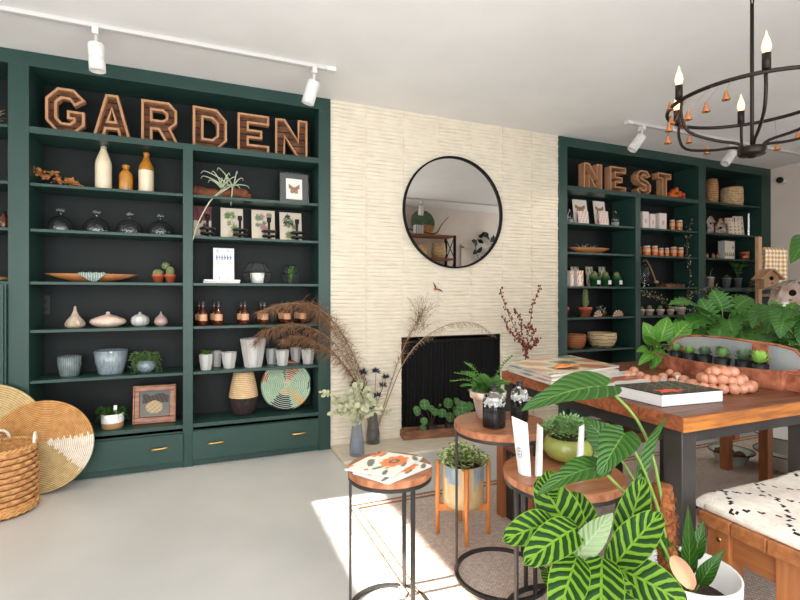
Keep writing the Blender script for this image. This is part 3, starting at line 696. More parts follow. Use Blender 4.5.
for u0, u1, vt, lb, r_ in ((152, 164, 266, 'small round cactus in a terracotta pot, the left one beside the dough bowl', .05), (164.5, 176, 263, 'taller two-ball cactus in a terracotta pot at the right end of the dough bowl shelf', .05)):
    X, w_, h_ = F(u0, u1, 273.5, .12, SH[3]); h_ = .062
    fol = [('cactus', cactus_ball(w_*.42, h_*.85+w_*.2, 11, .85), 'cactus')]
    if u0 > 160: fol = [('cactus', cactus_ball(w_*.36, h_*.85+w_*.4, 9, 1.3), 'cactus'), ('cactus', MB().ball((-.03,.02,h_+.03+w_*.4), w_*.36, 30, 12, rf=lambda a, p: 1+.07*cos(9*a)), 'cactus')]
    terracotta(lb, (X,.12,SH[3]), w_, h_, fol, 'small terracotta cacti')
def ceramic(name, label, u0, u1, vt, prof, m, ribs=0, amp=.0, y=.13, z=None, tilt=0):
    z = SH[4] if z is None else z; X, w_, h_ = F(u0, u1, vt, y, z)
    mb = MB().lathe([(r*w_/2, q*h_) for r, q in prof], 48, rf=(lambda a, i: 1+amp*cos(ribs*a)) if ribs else None)
    single(name, label, 'ornament', mb, M[m], (X,y,z), grp='ceramic bulb ornaments')
ceramic('garlic_ornament', 'tall ribbed oatmeal ceramic garlic ornament nearest the outlet', 65, 85, 306, [(0,0),(.7,0),(.98,.1),(1,.2),(.8,.36),(.42,.55),(.2,.75),(.12,.95),(.08,1),(0,1)], 'oatmeal', 14, .06)
ceramic('gourd_ornament', 'wide flat blush ceramic gourd ornament', 90, 126, 311.5, [(0,0),(.5,0),(.9,.2),(1,.36),(.9,.52),(.5,.7),(.2,.8),(.1,.86),(.12,.97),(0,1)], 'pinkish', 18, .03)
ceramic('bulb_ornament', 'round pearl grey ceramic bulb ornament', 131, 149, 312, [(0,0),(.55,0),(.92,.2),(1,.42),(.88,.65),(.5,.8),(.2,.86),(.14,1),(0,1)], 'pearl', 10, .05)
ceramic('onion_ornament', 'small mauve ceramic onion ornament, rightmost in its row', 154, 168, 311.5, [(0,0),(.5,0),(.9,.15),(1,.32),(.8,.55),(.4,.72),(.16,.86),(.08,1),(0,1)], 'lav')
def openpot(name, label, u0, u1, vt, m, bot, y=.13, z=None, ribs=0, amp=0, hh=None, cat='pot', grp=None, rz=0):
    z = SH[5] if z is None else z; X, w_, h_ = F(u0, u1, vt, y, z); h_ = hh or h_
    r = w_/2; pr = [(0,0),(r*bot,0),(r*(bot+.06),h_*.05),(r*(.55+.45*bot)*1.08,h_*.5),(r,h_),(r*.93,h_),(r*.86,h_*.5),(r*bot*.8,h_*.12),(0,h_*.1)]
    return single(name, label, cat, MB().lathe(pr, 40, rf=(lambda a, i: 1+amp*cos(ribs*a)) if ribs else None), M[m], (X,y,z), rz, grp)
openpot('glazed_pot', 'small empty grey-green glazed pot on the left bookcase', 57, 82, 356, 'grey_glaze', .72)
openpot('glazed_pot', 'larger empty blue-grey glazed pot between the small pot and the trailing plant', 94, 128, 350, 'blue_glaze', .68)
def trailing(mb, n, r, z, L, lw=.012, down=.8, fn=None, leafn=9, ll=.02):
    for k in range(n):
        a = R(0, 2*pi); l = L*R(.5,1.1); pts = []
        for i in range(leafn+1):
            q = i/leafn; pts.append(Vector((cos(a)*(r*.5+l*q*.6), sin(a)*(r*.5+l*q*.6)*.7, z+l*(k%3*.5+.4)*(q-q*q*.9)-l*down*q**3*(1-(k%3)*.4))))
        mb.tube(pts, .0012, 3)
        for i in range(1, leafn+1):
            for s_ in (-1, 1):
                d = Vector((cos(a+s_*1.1), sin(a+s_*1.1), R(-.2,.5))); mb.leaf(pts[i], pts[i]+d*ll*R(.7,1.2), (0,0,1), lw, .1, .1, 'lance', 3, cols=1)
X, w_, h_ = F(136, 156, 358, .11, SH[5]); mb = MB(); trailing(mb, 54, .04, h_*.9, .13, ll=.03, lw=.009)
pot_plant('trailing_succulent', 'trailing green plant in a round blue-grey bowl hanging over the shelf edge', 'potted plant', (X,.11,SH[5]), w_, h_*.92, 'blue_glaze', [('foliage', mb, 'succulent')], prof=[(0,0),(w_*.28,0),(w_*.48,h_*.3),(w_*.5,h_*.55),(w_*.4,h_*.85),(w_*.36,h_*.85),(w_*.4,h_*.7),(0,h_*.7)], soil=False)
X, w_, h_ = F(101, 124, 413, .09, SH[6]); mb = MB(); trailing(mb, 46, .06, h_, .1, ll=.026, lw=.007, down=.5)
t = pot_plant('trailing_plant', 'feathery plant in a white pot with tan base beside the framed picture', 'potted plant', (X,.09,SH[6]), w_, h_, 'white_pot', [('foliage', mb, 'leaf')], prof=[(w_*.49,h_*.4),(w_*.5,h_*.5),(w_*.5,h_),(w_*.45,h_),(w_*.44,h_*.8),(0,h_*.8)])
MB().lathe([(0,0),(w_*.46,0),(w_*.49,h_*.1),(w_*.49,h_*.4)], 28).build('tan_base', M['kraft'], t)
MB().box((.02,-.02,h_*1.25), (.02,.003,.06)).build('plant_label', M['tag'], t, smooth=False)
# framed picture: a faded still life of flowers
X, w_, h_ = F(133.5, 176, 385, .13, SH[6]); w_ *= 1.0
t = thing('framed_picture', 'small dark floral picture in a carved copper-brown frame leaning on the bottom shelf', 'picture', (X,.10,SH[6]+.002), 0, rot=(-.12,0,-.05))
def art(u, v):
    d = sqrt((u-.48)**2*1.3+(v-.36)**2*1.6)
    if d < .3: k = .5+.5*sin(u*41)*sin(v*37+u*9); return (150+60*k, 128+52*k, 92+44*k)
    if .5 < v < .88 and .12 < u < .95 and sin(u*12)*.06+.85 > v: k = .5+.5*sin(u*50+v*20); return (40+34*k, 34+22*k, 26+16*k)
    return (118-30*v, 110-18*v, 98)
iw, ih = w_*.70, h_*.66
panel(iw+.01, ih+.01, 40, 34, art).build('painting', M['print'], t, (0,.012,h_*.165), smooth=False)
mb = MB()
for (a, b, dd) in ((0, .5, .0), (.5, 1, .010)):
    for i, z in ((0, h_*.085), (1, h_*.915)): pass
fw = w_*.15
mb.slab(-w_/2, w_/2, 0, .02, 0, fw); mb.slab(-w_/2, w_/2, 0, .02, h_-fw, h_); mb.slab(-w_/2, -w_/2+fw, 0, .02, fw, h_-fw); mb.slab(w_/2-fw, w_/2, 0, .02, fw, h_-fw)
e = fw*.3; mb.slab(-w_/2, w_/2, -.01, 0, 0, e); mb.slab(-w_/2, w_/2, -.01, 0, h_-e, h_); mb.slab(-w_/2, -w_/2+e, -.01, 0, e, h_-e); mb.slab(w_/2-e, w_/2, -.01, 0, e, h_-e)
mb.build('frame', mat('copper_brown_frame', (122,70,42), .4, (172,112,72), 9, (1,1,5), coat=.3), t, smooth=False, bevel=.004)

# --- far-left bay glimpses
mb = MB()
for k in range(26): a = R(0, 2*pi); mb.leaf((0,0,R(0,.04)), (cos(a)*.08, sin(a)*.05, R(.02,.1)), (0,0,1), .02, .1, .2, 'ovate', 4, cols=1)
single('dried_seed_head', 'pale dried seed head at the far left edge on the second shelf', 'dried flowers', mb, M['plume_pale'], (B0[1]-.1,.06,2.228))
for k, lb in enumerate(('brown glass bottle at the far left edge, nearer the bookcase post', 'brown glass bottle at the far left edge, beside its twin')):
    t = thing('brown_bottle', lb, 'bottle', (B0[1]-.04-.075*k,.05,1.597)); MB().lathe([(0,0),(.028,0),(.03,.004),(.03,.06),(.012,.08),(.012,.1),(0,.1)], 16).build('body', M['amber'], t); MB().lathe([(.013,.085),(.013,.104),(0,.104)], 12).build('cap', M['plastic_black'], t)
single('woven_tray', 'flat woven tray at the far left edge on top of the cupboard', 'tray', MB().lathe([(0,0),(.16,0),(.18,.03),(.17,.03),(.15,.01),(0,.01)], 32), M['rattan'], (B0[1]-.2,.14,1.268))

# --- left bookcase, right bay
X, w_, h_ = F(192, 253, 180, .12, SH[1]); mb = MB(); p = spline([(-w_*.48,0,.055),(-w_*.3,.02,.045),(0,0,.04),(w_*.25,-.01,.055),(w_*.46,0,.035)], 22)
mb.tube(p, [(.03+.014*abs(sin(i*1.7))+.008*R(0,1))*(1 if i < 19 else .6) for i in range(len(p))], 10)
for k in range(12): q = random.choice(p); d = Vector((R(-1,1),R(-.6,.6),R(-.1,.7))); mb.tube([q, q+d*.05], [.012,.004], 5)
single('driftwood', 'rough piece of orange-brown driftwood under the silver air plant', 'driftwood', mb, M['driftwood'], (X,.14,SH[1]))
mb = MB(); c0 = Vector((0,0,0))
for (u, v) in ((205,171),(204,176),(213,171),(219,168),(229,173),(237,171),(242,178),(247,186),(231,203),(216,197),(222,178),(238,186),(210,180),(226,176),(234,177)):
    e = W(u, v, R(.02,.09)); b = W(R(220,234), R(185,189), .08); o = W(226, 186, .08); mid = (e+b)/2+Vector((0,-.02,.008 if v < 190 else -.0))
    sp_ = spline([b-o, mid-o, e-o, e-o+Vector(((e-b).x*.15,0,-.02))], 12); mb.tube(sp_, [.005*(1-i/len(sp_))+.001 for i in range(len(sp_))], 5)
e = [W(226,187,.07), W(212,199,.0), W(203,213,-.03), W(196,228,-.035), W(193,240,-.035)]; sp_ = spline([q-o for q in e], 18); mb.tube(sp_, [.006*(1-i/len(sp_)*.6) for i in range(len(sp_))], 5)
single('air_plant', 'silvery air plant with curled tentacle leaves and one long leaf hanging over two shelves', 'air plant', mb, M['airplant'], o)
def moth(u, v, bgc=(240,236,228)):
    x, y = abs(u-.5)*2, (v-.5)*2
    if x < .05 and abs(y) < .32: return (70,50,40)
    if x < .68 and y > -.05+.1*x and y < .12+.55*x and y < .62: return (150+30*sin(x*20), 112, 82)
    if x < .5 and y <= .02 and y > -.42*(1-(x-.25)**2*4)-.02: return (164+20*sin(y*25), 126, 96)
    return bgc
X, w_, h_ = F(280, 309, 173, .1, SH[1]); t = thing('moth_picture', 'double glass frame with a pressed moth print at the right end of the shelf', 'picture', (X,.10,SH[1]+.002), 0, rot=(-.06,0,.06))
panel(w_*.56, h_*.66, 40, 36, moth).build('moth_print', M['print'], t, (0,.004,h_*.16), smooth=False)
MB().slab(-w_/2+.004, w_/2-.004, .006, .009, .004, h_-.004).build('glass_pane', mat('grey_glass_pane', (70,76,74), .05, coat=1, spec=.8), t, smooth=False)
mb = MB(); mb.tube([(-w_/2,0,0),(w_/2,0,0),(w_/2,0,h_),(-w_/2,0,h_)], .004, 4, closed=True); mb.build('metal_edge', M['chrome'], t, smooth=False)
def botanic(kind):
    rnd = random.Random(kind); sp = [(rnd.uniform(.25,.75), rnd.uniform(.2,.85), rnd.uniform(.05,.13)) for _ in range(9)]
    cols = {0: ((122,60,62), (96,44,50)), 1: ((92,120,64), (120,146,86)), 2: ((170,124,124), (110,130,96)), 3: ((110,124,84), (40,40,36))}[kind]
    def f(u, v):
        if kind == 0 and v > .55: return cols[0] if sin(u*17+v*9) > -.4 else cols[1]
        for k, (a, b, r) in enumerate(sp):
            if ((u-a)*.8)**2+(v-b)**2 < r*r*(1+.5*sin(9*math.atan2(v-b, u-a))): return cols[k % 2]
        if abs(u-.5-.1*sin(v*5)) < .015 and v < .8: return (110,124,84)
        return (214,200,180)
    return f
labels = ['print with dark red leaves', 'print with a green herb', 'print with small pink flowers', 'print with pale green leaves and a black moth']
for i, (u0, u1, vt) in enumerate(((193, 211, 206), (221, 243, 208), (252, 275, 210), (280, 302, 212.5))):
    X, w_, h_ = F(u0, u1, vt, .16, SH[2])
    t = tag(panel(w_, h_, 28, 34, botanic(i)).build('botanical_print', M['print'], None, (X,.17,SH[2]+.003), (-.14,0,(-.1,.0,.02,.04)[i]), smooth=False, solid=.004), 'botanical %s leaning on the left bookcase' % labels[i], 'print', 'botanical prints'); t.location.y = .15
for i, (u, nm) in enumerate(((207.5, 'first'), (240, 'second'), (269, 'third'), (297, 'fourth'))):
    X = XW(u, .07); t = thing('iron_candle_holder', 'small black stacked iron candle holder in front of the %s' % ('dark red leaf print','green herb print','pink flower print','black moth print')[i], 'candle holder', (X,.07,SH[2]), i*.4, 'black iron candle holders')
    MB().lathe([(0,0),(.03,0),(.032,.006),(.01,.012),(.009,.13),(.016,.135),(.016,.165),(0,.165)], 16).build('post', M['blacksteel'], t)
    for z, r in ((.028,.046),(.062,.05)): MB().lathe([(.012,z-.008),(r,z-.008),(r+.006,z),(r,z+.008),(.012,z+.008)], 20).build('disc', M['slate'], t)
X, w_, h_ = F(204, 239, 277, .12, SH[3])
for k in range(2): t = thing('small_book', ('pale paperback, lower of the two under the white card', 'pale paperback directly under the white card')[k], 'book', (X,.12,SH[3]+.014*k), .05*k, 'pale books under the card'); MB().slab(-w_/2, w_/2, -.08, .08, .0, .013).build('cover', M['whitepaper'], t, smooth=False, bevel=.001)
def card(u, v):
    if .62 < v < .78 and .12 < u < .9:
        k = (u-.12)/.78*6; f = k % 1
        if .15 < f < .38 or (.38 <= f < .75 and (abs((v-.7)) < .02 or (int(k) % 2 == 0 and v < .65))): return (84,104,128)
        return (226,232,238)
    for a, b in ((.2,.9),(.7,.92),(.22,.55),(.8,.55)):
        if (u-a)**2+(v-b)**2 < .004: return (226,214,184)
    if .25 < u < .78 and (int(v*34) % 4 == 0) and .2 < v < .52 and sin(u*80) > -.3: return (190,200,212)
    return (232,238,244)
Xc, wc, hc = F(213.5, 234, 248, .12, SH[3]+.028); t = thing('card_display', 'pale blue printed card standing on two white books', 'card', (Xc,.11,SH[3]+.028), 0, rot=(-.08,0,0))
panel(wc, hc, 60, 60, card).build('card', M['print'], t, smooth=False, solid=.003)
mb = MB()
for s_ in (-.03, .03): mb.tube([(s_,.03,.001),(s_,-.012,.001),(s_,-.012,.02)], .0015, 4)
mb.build('wire_easel', M['blacksteel'], t)
def terrarium(label, X, y, z, w, h, fol):
    t = thing('glass_terrarium', label, 'terrarium', (X,y,z)); r = w/2; ring = lambda zz, k, o_=0: [(cos(o_+2*pi*i/6)*r*k, sin(o_+2*pi*i/6)*r*k, zz) for i in range(6)]
    mb = MB(); a, b, c = ring(.002,.8), ring(h*.55,1), ring(h,.55)
    for rr in (a, b, c): mb.tube(rr, .0018, 4, closed=True)
    for i in range(6): mb.tube([a[i], b[i], c[i]], .0018, 4)
    mb.build('wire_frame', M['blacksteel'], t); mb = MB()
    for lo, hi in ((a, b), (b, c)):
        for i in range(6): j = (i+1) % 6; mb.add([lo[i], lo[j], hi[j], hi[i]], [(0,1,2,3)])
    mb.build('glass_panes', mat('thin_terrarium_glass', (225,235,232), .03, alpha=.02, spec=.5), t, smooth=False)
    for nm, m_, mt in fol: m_.build(nm, M[mt], t)
    return t
X, w_, h_ = F(249, 266, 270, .08, SH[3]); mb = MB(); rosette(mb, (.035,0,.075), .045, 16)
pb = MB().lathe([(0,0),(w_*.34,0),(w_*.42,.08),(w_*.36,.08),(w_*.34,.065),(0,.065)], 4)
terrarium('small wire and glass terrarium holding a white square pot with a succulent', X, .1, SH[3], w_*1.7, h_*1.5, [('square_pot', pb, 'white_pot'), ('succulent', mb, 'succulent_pale')])
X, w_, h_ = F(283, 299, 262, .12, SH[3]); mb = MB()
for k in range(12): a = k*2.4; b = Vector((0,0,.03+.006*k)); mb.leaf(b, b+Vector((cos(a)*.06, sin(a)*.05, .05)), (0,0,1), .026, .1, .1, 'ovate', 5, cols=1)
mb.tube([(0,0,.0),(.004,0,.1)], .004, 5)
terrarium('dark glass terrarium with a small leafy plant at the right end of the shelf', X, .14, SH[3], w_*1.2, h_*.85, [('plant', mb, 'leaf_bright')])
# amber bottles with labels
def amber(loc, label, rz):
    t = thing('amber_bottle', label, 'bottle', loc, rz, 'labelled amber bottles'); q = 1.0
    MB().lathe([(0,0),(.026,0),(.028,.004),(.028,.088),(.024,.102),(.012,.112),(.011,.116),(.011,.135),(0,.135)], 20).build('bottle', M['amber'], t)
    MB().lathe([(.0285,.034),(.0285,.080)], 20).build('paper_label', M['kraft_label'], t)
    MB().lathe([(.013,.132),(.013,.172),(0,.172)], 14).build('cap', M['chrome_dark'], t); return t
M['kraft_label'] = mat('peach_label', (216,164,128), .6); M['chrome_dark'] = mat('grey_pump_cap', (96,92,90), .3, metal=.5)
fr = [203, 218.5, 245, 264.5, 287, 303]; bk = [199, 214, 241, 261, 282, 297.5]
wd = ['leftmost', 'second from left', 'third from left', 'fourth from left', 'fifth from left', 'rightmost']
for i, u in enumerate(fr): amber((XW(u,.07),.07,SH[4]), 'amber bottle with peach label, %s in the front row' % wd[i], 0)
for i, u in enumerate(bk): amber((XW(u,.19),.19,SH[4]), 'amber bottle with peach label, %s in the back row' % wd[i], 0)
# faceted pale concrete pots
def facet(label, u0, u1, vt, y, pl=None, z=None, m='concrete_pot', bot=.72, grp='pale faceted pots'):
    z = SH[5] if z is None else z; X, w_, h_ = F(u0, u1, vt, y, z); r = w_/2
    t = thing('faceted_pot', label, 'pot', (X,y,z), .2, grp)
    MB().lathe([(0,0),(r*bot,0),(r*(bot+.2),h_*.55),(r,h_),(r*.88,h_),(r*.7,h_*.5),(0,h_*.4)], 8).build('pot', M[m], t, smooth=False)
    if pl: pl(t, r, h_)
    return t
def spiky(t, r, h):
    mb = MB()
    for k in range(16): a = k*2.4; b = Vector((0,0,h*.9)); mb.leaf(b, b+Vector((cos(a)*r*1.5, sin(a)*r*1.2, R(.02,.05))), (0,0,1), r*.35, .15, .3, 'lance', 5, cols=1)
    mb.build('succulent', M['leaf_bright'], t); MB().lathe([(0,h*.88),(r*.8,h*.88)], 12).build('soil', M['soil'], t)
facet('pale faceted pot with a spiky succulent, leftmost in its row', 199, 213.5, 354, .08, spiky)
facet('pale faceted pot half hidden behind the succulent pot', 211, 222.5, 351, .2)
facet('empty pale faceted pot left of the big faceted pot', 221.5, 237, 352, .1)
facet('tallest pale faceted pot in the middle of the row', 240, 267, 338.5, .1, None, bot=.66)
facet('pale faceted pot behind and right of the tallest one', 265.5, 277, 348.5, .2)
facet('empty pale faceted pot right of the tallest one, in front', 275.5, 289.5, 350, .09)
facet('pale faceted pot behind the two right-hand ones', 290, 301.5, 347.5, .2)
facet('pale faceted pot at the right end of the row under the reed plume', 301, 315, 349, .1)
# two-tone rope vase, woven plate
X, w_, h_ = F(229, 258, 371, .14, SH[6]); t = thing('rope_vase', 'tall two-tone rope vase, pale above and black below', 'vase', (X,.14,SH[6])); r = w_/2
pr = [(0,0),(.6,0),(.78,.08),(.95,.25),(1,.42),(.97,.5),(.86,.72),(.72,.92),(.66,1),(.6,1),(.66,.9),(0,.85)]; pr = [(a*r, b*h_) for a, b in pr]
MB().lathe(pr[:5], 36).build('dark_base', M['rope_dark'], t); MB().lathe(pr[4:], 36).build('pale_top', M['rope_pale'], t)
def coil_plate(name, label, cat, loc, Rr, coils, zones, mats, rot, depth=.03, grp=None, seg=72, gap=False):
    "coiled basket disc in its own x,z plane facing -y; zones(angle, radius 0..1) -> material slot"
    mb = MB(); vs = []; fs = []; ms = []; rr = []
    for i in range(coils):
        a = Rr*i/coils; b = Rr*(i+1)/coils; rr += [(a, .0), ((a*3+b)/4, -.004), ((a+b)/2, -.006), ((a+3*b)/4, -.004)]
    rr.append((Rr, 0)); rr += [(Rr+.004, .008), (Rr, .015), (0, .015+depth)]
    for k, (q, d) in enumerate(rr):
        bow = -depth*(q/Rr)**2+depth
        for j in range(seg): a = 2*pi*j/seg; vs.append((q*cos(a), d+(bow if k < len(rr)-1 else 0), q*sin(a)))
    for k in range(len(rr)-1):
        for j in range(seg):
            fs.append((k*seg+j, k*seg+(j+1) % seg, (k+1)*seg+(j+1) % seg, (k+1)*seg+j))
            ms.append(len(mats)-1 if (k % 4 == 0 and k < 4*coils and gap) else zones(2*pi*(j+.5)/seg, min(1, (rr[k][0]+rr[k+1][0])/2/Rr), int(k/4)))
    mb.add(vs, fs, ms); o = mb.build(name, mats, None, loc, rot); tag(o, label, cat, grp); return o
def z1(a, q, k):
    d = math.degrees(a) % 360; d += 6*(k % 2)
    if q < .2 and 20 < d < 140: return 5
    if 96 < d < 104 and q > .15: return 3
    if 52 < d < 92 and q > .25: return 1
    if 150 < d < 172 and q > .8: return 1
    if 300 < d < 322 and q > .1: return 4
    if 232 < d < 285 and q > .42: return 2
    if 225 < d < 280 and q <= .42: return 5
    if (d < 12 or d > 350) and q > .85: return 2
    return 0
X, w_, h_ = F(262, 312.5, 370, .1, SH[6]); coil_plate('woven_plate', 'round woven plate in mint, rust and mustard wedges leaning on the bottom shelf', 'woven plate', (X,.13,SH[6]+w_*.5+.004), w_*.49, 13, z1, [M[k] for k in ('coil_green','coil_rust','coil_dark','coil_brown','coil_yellow','coil_straw','coil_gap_pale')], (-.2,0,0), .02, gap=True)
# ------------------------------------------------------------------ right bookcase goods
# bay 1
Z2, Z3, Z4, Z5, Z6 = SH[1:6]
def jarbottle(label, u0, u1, vt, y, z):
    X, w_, h_ = F(u0, u1, vt, y, z); r = w_/2; t = thing('glass_bottle', label, 'bottle', (X,y,z))
    MB().lathe([(0,0),(r,0),(r,h_*.62),(r*.5,h_*.8),(r*.42,h_*.95),(r*.55,h_),(0,h_)], 20).build('bottle', M['glass_thin'], t)
    MB().lathe([(0,.004),(r*.85,.004),(r*.85,h_*.3),(0,h_*.3)], 16).build('contents', M['whitepaper'], t)
jarbottle('clear glass bottle at the left end of the second shelf, right bookcase', 567, 573.5, 209, .1, Z2)
jarbottle('clear glass bottle right of the butterfly prints', 611.5, 619, 211, .1, Z2)
def bfly(u, v):
    if v < .12: return (238,230,220)
    return moth(u, (v-.35)/.62, (238,228,214)) if v > .42 else ((206,150,124) if sin(u*19+3)*.12+.2 > v > .14 else (240,226,214))
for u0, u1, vt, lb in ((573, 592, 199, 'butterfly print, left one of two on the right bookcase'), (594, 610, 200.5, 'butterfly print, right one of two on the right bookcase')):
    X, w_, h_ = F(u0, u1, vt, .14, Z2); o = panel(w_, h_, 30, 34, bfly).build('butterfly_print', M['print'], None, (X,.15,Z2+.003), (-.14,0,0), smooth=False, solid=.004); tag(o, lb, 'print', 'butterfly prints')
def rosecard(u, v):
    k = sin(u*21+v*8)*sin(v*19); return (214,160,140) if k > .35 else (240,224,214)
for u0, u1, lb in ((577, 591, 'pink patterned card standing before the left butterfly print'), (598, 611, 'pink patterned card standing before the right butterfly print')):
    X, w_, h_ = F(u0, u1, 211, .08, Z2); o = panel(w_, h_, 20, 20, rosecard).build('greeting_card', M['print'], None, (X,.08,Z2+.002), (-.12,0,0), smooth=False, solid=.003); tag(o, lb, 'card', 'pink cards')
X, w_, h_ = F(560, 615, 245, .13, Z3); dough_bowl('wooden dough bowl on the right bookcase holding air plants', X+.02, .13, Z3, w_*.98, .18, .06)
for k, (dx, lb) in enumerate(((-.09, 'curly air plant in the wooden bowl, the left one'), (.02, 'curly air plant in the wooden bowl, the right one'))):
    mb = MB()
    for j in range(12): a = j*2.4; d = Vector((cos(a), sin(a), R(.4,1.2)))*.06; mb.tube(spline([(0,0,0), d*.6, d+Vector((cos(a)*.02,0,-.01))], 6), [.003*(1-i/8) for i in range(7)], 4)
    single('air_plant', lb, 'air plant', mb, M['airplant'], (X+dx,.12,Z3+.035), grp='air plants in the bowl')
def smallprint(k):
    return lambda u, v: (108,120,88) if sin(u*13+k)*sin(v*11+k*2) > .25 else ((150,138,120) if u < .08 or u > .92 or v > .95 else (206,196,176))
for k, (u0, u1) in enumerate(((572,583),(587,597),(600,610))):
    X, w_, h_ = F(u0, u1, 266.5, .2, Z4); o = panel(w_, h_, 16, 20, smallprint(k)).build('small_print', M['print'], None, (X,.22,Z4+.002), (-.12,0,0), smooth=False, solid=.004)
    tag(o, 'small botanical print leaning behind the %s' % ('floral boxes','first green pot','second green pot')[k], 'print', 'small prints on the fourth shelf')
def floralbox(u, v):
    if .3 < u < .7 and .12 < v < .75: return (244,240,232)
    k = sin(u*23+v*5)*sin(v*17+u*7); return (222,92,60) if k > .3 else ((236,176,70) if k > 0 else (244,236,224))
for k, (u0, u1, lb) in enumerate(((563.5,568,'slim floral box, leftmost of three'),(570,574.5,'slim floral box in the middle of three'),(576,584.5,'widest floral box of three'))):
    X, w_, h_ = F(u0, u1, 270.5, .08, Z4); t = thing('floral_box', lb+' on the fourth shelf of the right bookcase', 'box', (X,.08,Z4), 0, 'floral boxes')
    MB().slab(-w_/2, w_/2, .001, .05, 0, h_).build('box', M['whitepaper'], t, smooth=False); panel(w_, h_, 14, 24, floralbox).build('printed_front', M['print'], t, smooth=False)
for k, (u0, u1) in enumerate(((589,599),(600.5,610),(612,621))):
    X, w_, h_ = F(u0, u1, 276.5, .1, Z4); t = terracotta('small cactus in a green plastic pot with white label, %s of three' % ('left','middle','right')[k], (X,.1,Z4), w_, h_, [('cactus', cactus_ball(w_*.33, h_+w_*.15, 9, 1.2), 'cactus')], 'cacti in green pots', 'plastic_green')
    MB().box((.012,-w_*.53,h_*.42), (w_*.42,.003,h_*.4)).build('label', M['tag'], t, smooth=False)
for u0, u1, k in ((561, 572, 0), (578.5, 592, 1)):
    X, w_, h_ = F(u0, u1, 307, .1, Z5)
    if k == 0: X = C1[0]+w_*.56
    cb_ = MB().ball((0,0,h_+.09), .026, 30, 14, (1,1,4.2), rf=lambda a, p: 1+.1*cos(8*a)) if k else cactus_ball(.022, h_+.01)
    if k: cb_.ball((.03,0,h_+.05), .014, 16, 8, (1,1,2.4))
    terracotta(('terracotta pot with a tiny cactus at the left end of the fifth shelf','terracotta pot with a tall upright cactus')[k], (X,.1,Z5), w_, h_, [('cactus', cb_, 'cactus')], 'terracotta pots on the fifth shelf')
def stripeegg(label, u0, u1, rz):
    X, w_, h_ = F(u0, u1, 310, .12, Z5); mb = MB(); vs = []; fs = []; ms = []
    for i in range(9):
        for j in range(25): a = pi*j/24; b = pi/2*i/8; vs.append((w_/2*cos(a)*cos(b*.0+0)*(sin(pi/2*(1-i/8*.9))), -.03+.05*i/8, h_*sin(a)*(sin(pi/2*(1-i/8*.9)))))
    for i in range(8):
        for j in range(24): fs.append((i*25+j, i*25+j+1, (i+1)*25+j+1, (i+1)*25+j)); ms.append((j//2) % 2)
    mb.add(vs, fs, ms); mb.add([(0,-.03,0)]+[vs[j] for j in range(25)], [(0,j+1,j+2) for j in range(24)], [(j//2) % 2 for j in range(24)])
    tag(mb.build('striped_shell', (M['rust'], M['cream']), None, (X,.12,Z5), (0,0,rz)), label, 'ornament', 'striped shells')
stripeegg('red and white striped shell beside the cactus pots, left one', 590, 602, .1); stripeegg('red and white striped shell at the right end of the cactus shelf', 609.5, 623, -.1)
mb = MB(); tuft(mb, (0,0,.0), .05, .12, 50, .008, L=.03)
X = XW(603, .17); t = pot_plant('tufted_plant', 'wispy plant in a low wooden dish between the striped shells', 'plant', (X,.19,Z5), .11, .03, 'wood_bowl', [('foliage', mb, 'airplant')])
def basket(label, u0, u1, vt, y, z, pr, m, n=36, name='basket', mats=None, grp=None, rz=0):
    X, w_, h_ = F(u0, u1, vt, y, z); y = min(y, YK-w_/2-.004); p = [(a*w_/2, b*h_) for a, b in pr]; return single(name, label, 'basket', MB().lathe(p, n), m, (X,y,z), rz, grp)
bowlpr = [(0,0),(.6,0),(.85,.2),(1,.6),(.98,1),(.92,1),(.9,.6),(.7,.2),(0,.1)]
basket('stacked brown woven bowls at the left end of the sixth shelf', 563.5, 586, 334, .13, Z6, bowlpr, bands('brown_coil_bowl', (184,116,70), (104,58,32), 'Z', 60, .25, .8, 20, bump=1), name='woven_bowl')
basket('cream swirl-patterned woven bowl beside the brown woven bowls', 587, 616.5, 332.5, .13, Z6, bowlpr, bands('cream_swirl_bowl', (216,190,148), (126,88,60), 'Z', 26, .16, .8, 20, bump=1, swirl=1.6), name='woven_bowl')
# bay 2
mb = MB(); cols_ = []
for k in range(40):
    c = Vector((R(-.11,.11), R(-.05,.02), 0)); c.z = R(.02,.12)*(1-abs(c.x)/.14); mb.ball(c, R(.014,.026), 10, 6)
o = tag(mb.build('dried_physalis_bunch', mat('orange_physalis', (214,116,40), .6, (180,60,30), 16, ramp=(.4,.6)), None, (XW(678, .02),.06,SH[0]+.004)), 'bunch of orange and red dried berries right of the letter T', 'dried flowers')
for k, (u0, u1, vt, lb) in enumerate(((639,648,212,'pale pink candle box, leftmost on the second shelf of the middle bay'),(648.5,656,214,'small pale pink candle box beside the first one'),(658.5,669.5,213,'square pale pink candle box next to the amber jars'))):
    X, w_, h_ = F(u0, u1, vt, .1-.02*k, Z2); t = thing('candle_box', lb, 'box', (X,.1,Z2), 0, 'pale pink candle boxes')
    MB().slab(-w_/2, w_/2, -.03, .03, 0, h_).build('box', mat('blush_card', (238,222,216), .7) if k == 0 else bpy.data.materials['blush_card'], t, smooth=False, bevel=.002)
    MB().box((0,-.031,h_*.45), (w_*.35,.001,h_*.25)).build('printed_mark', mat('blush_print', (214,176,168), .7) if k == 0 else bpy.data.materials['blush_print'], t, smooth=False)
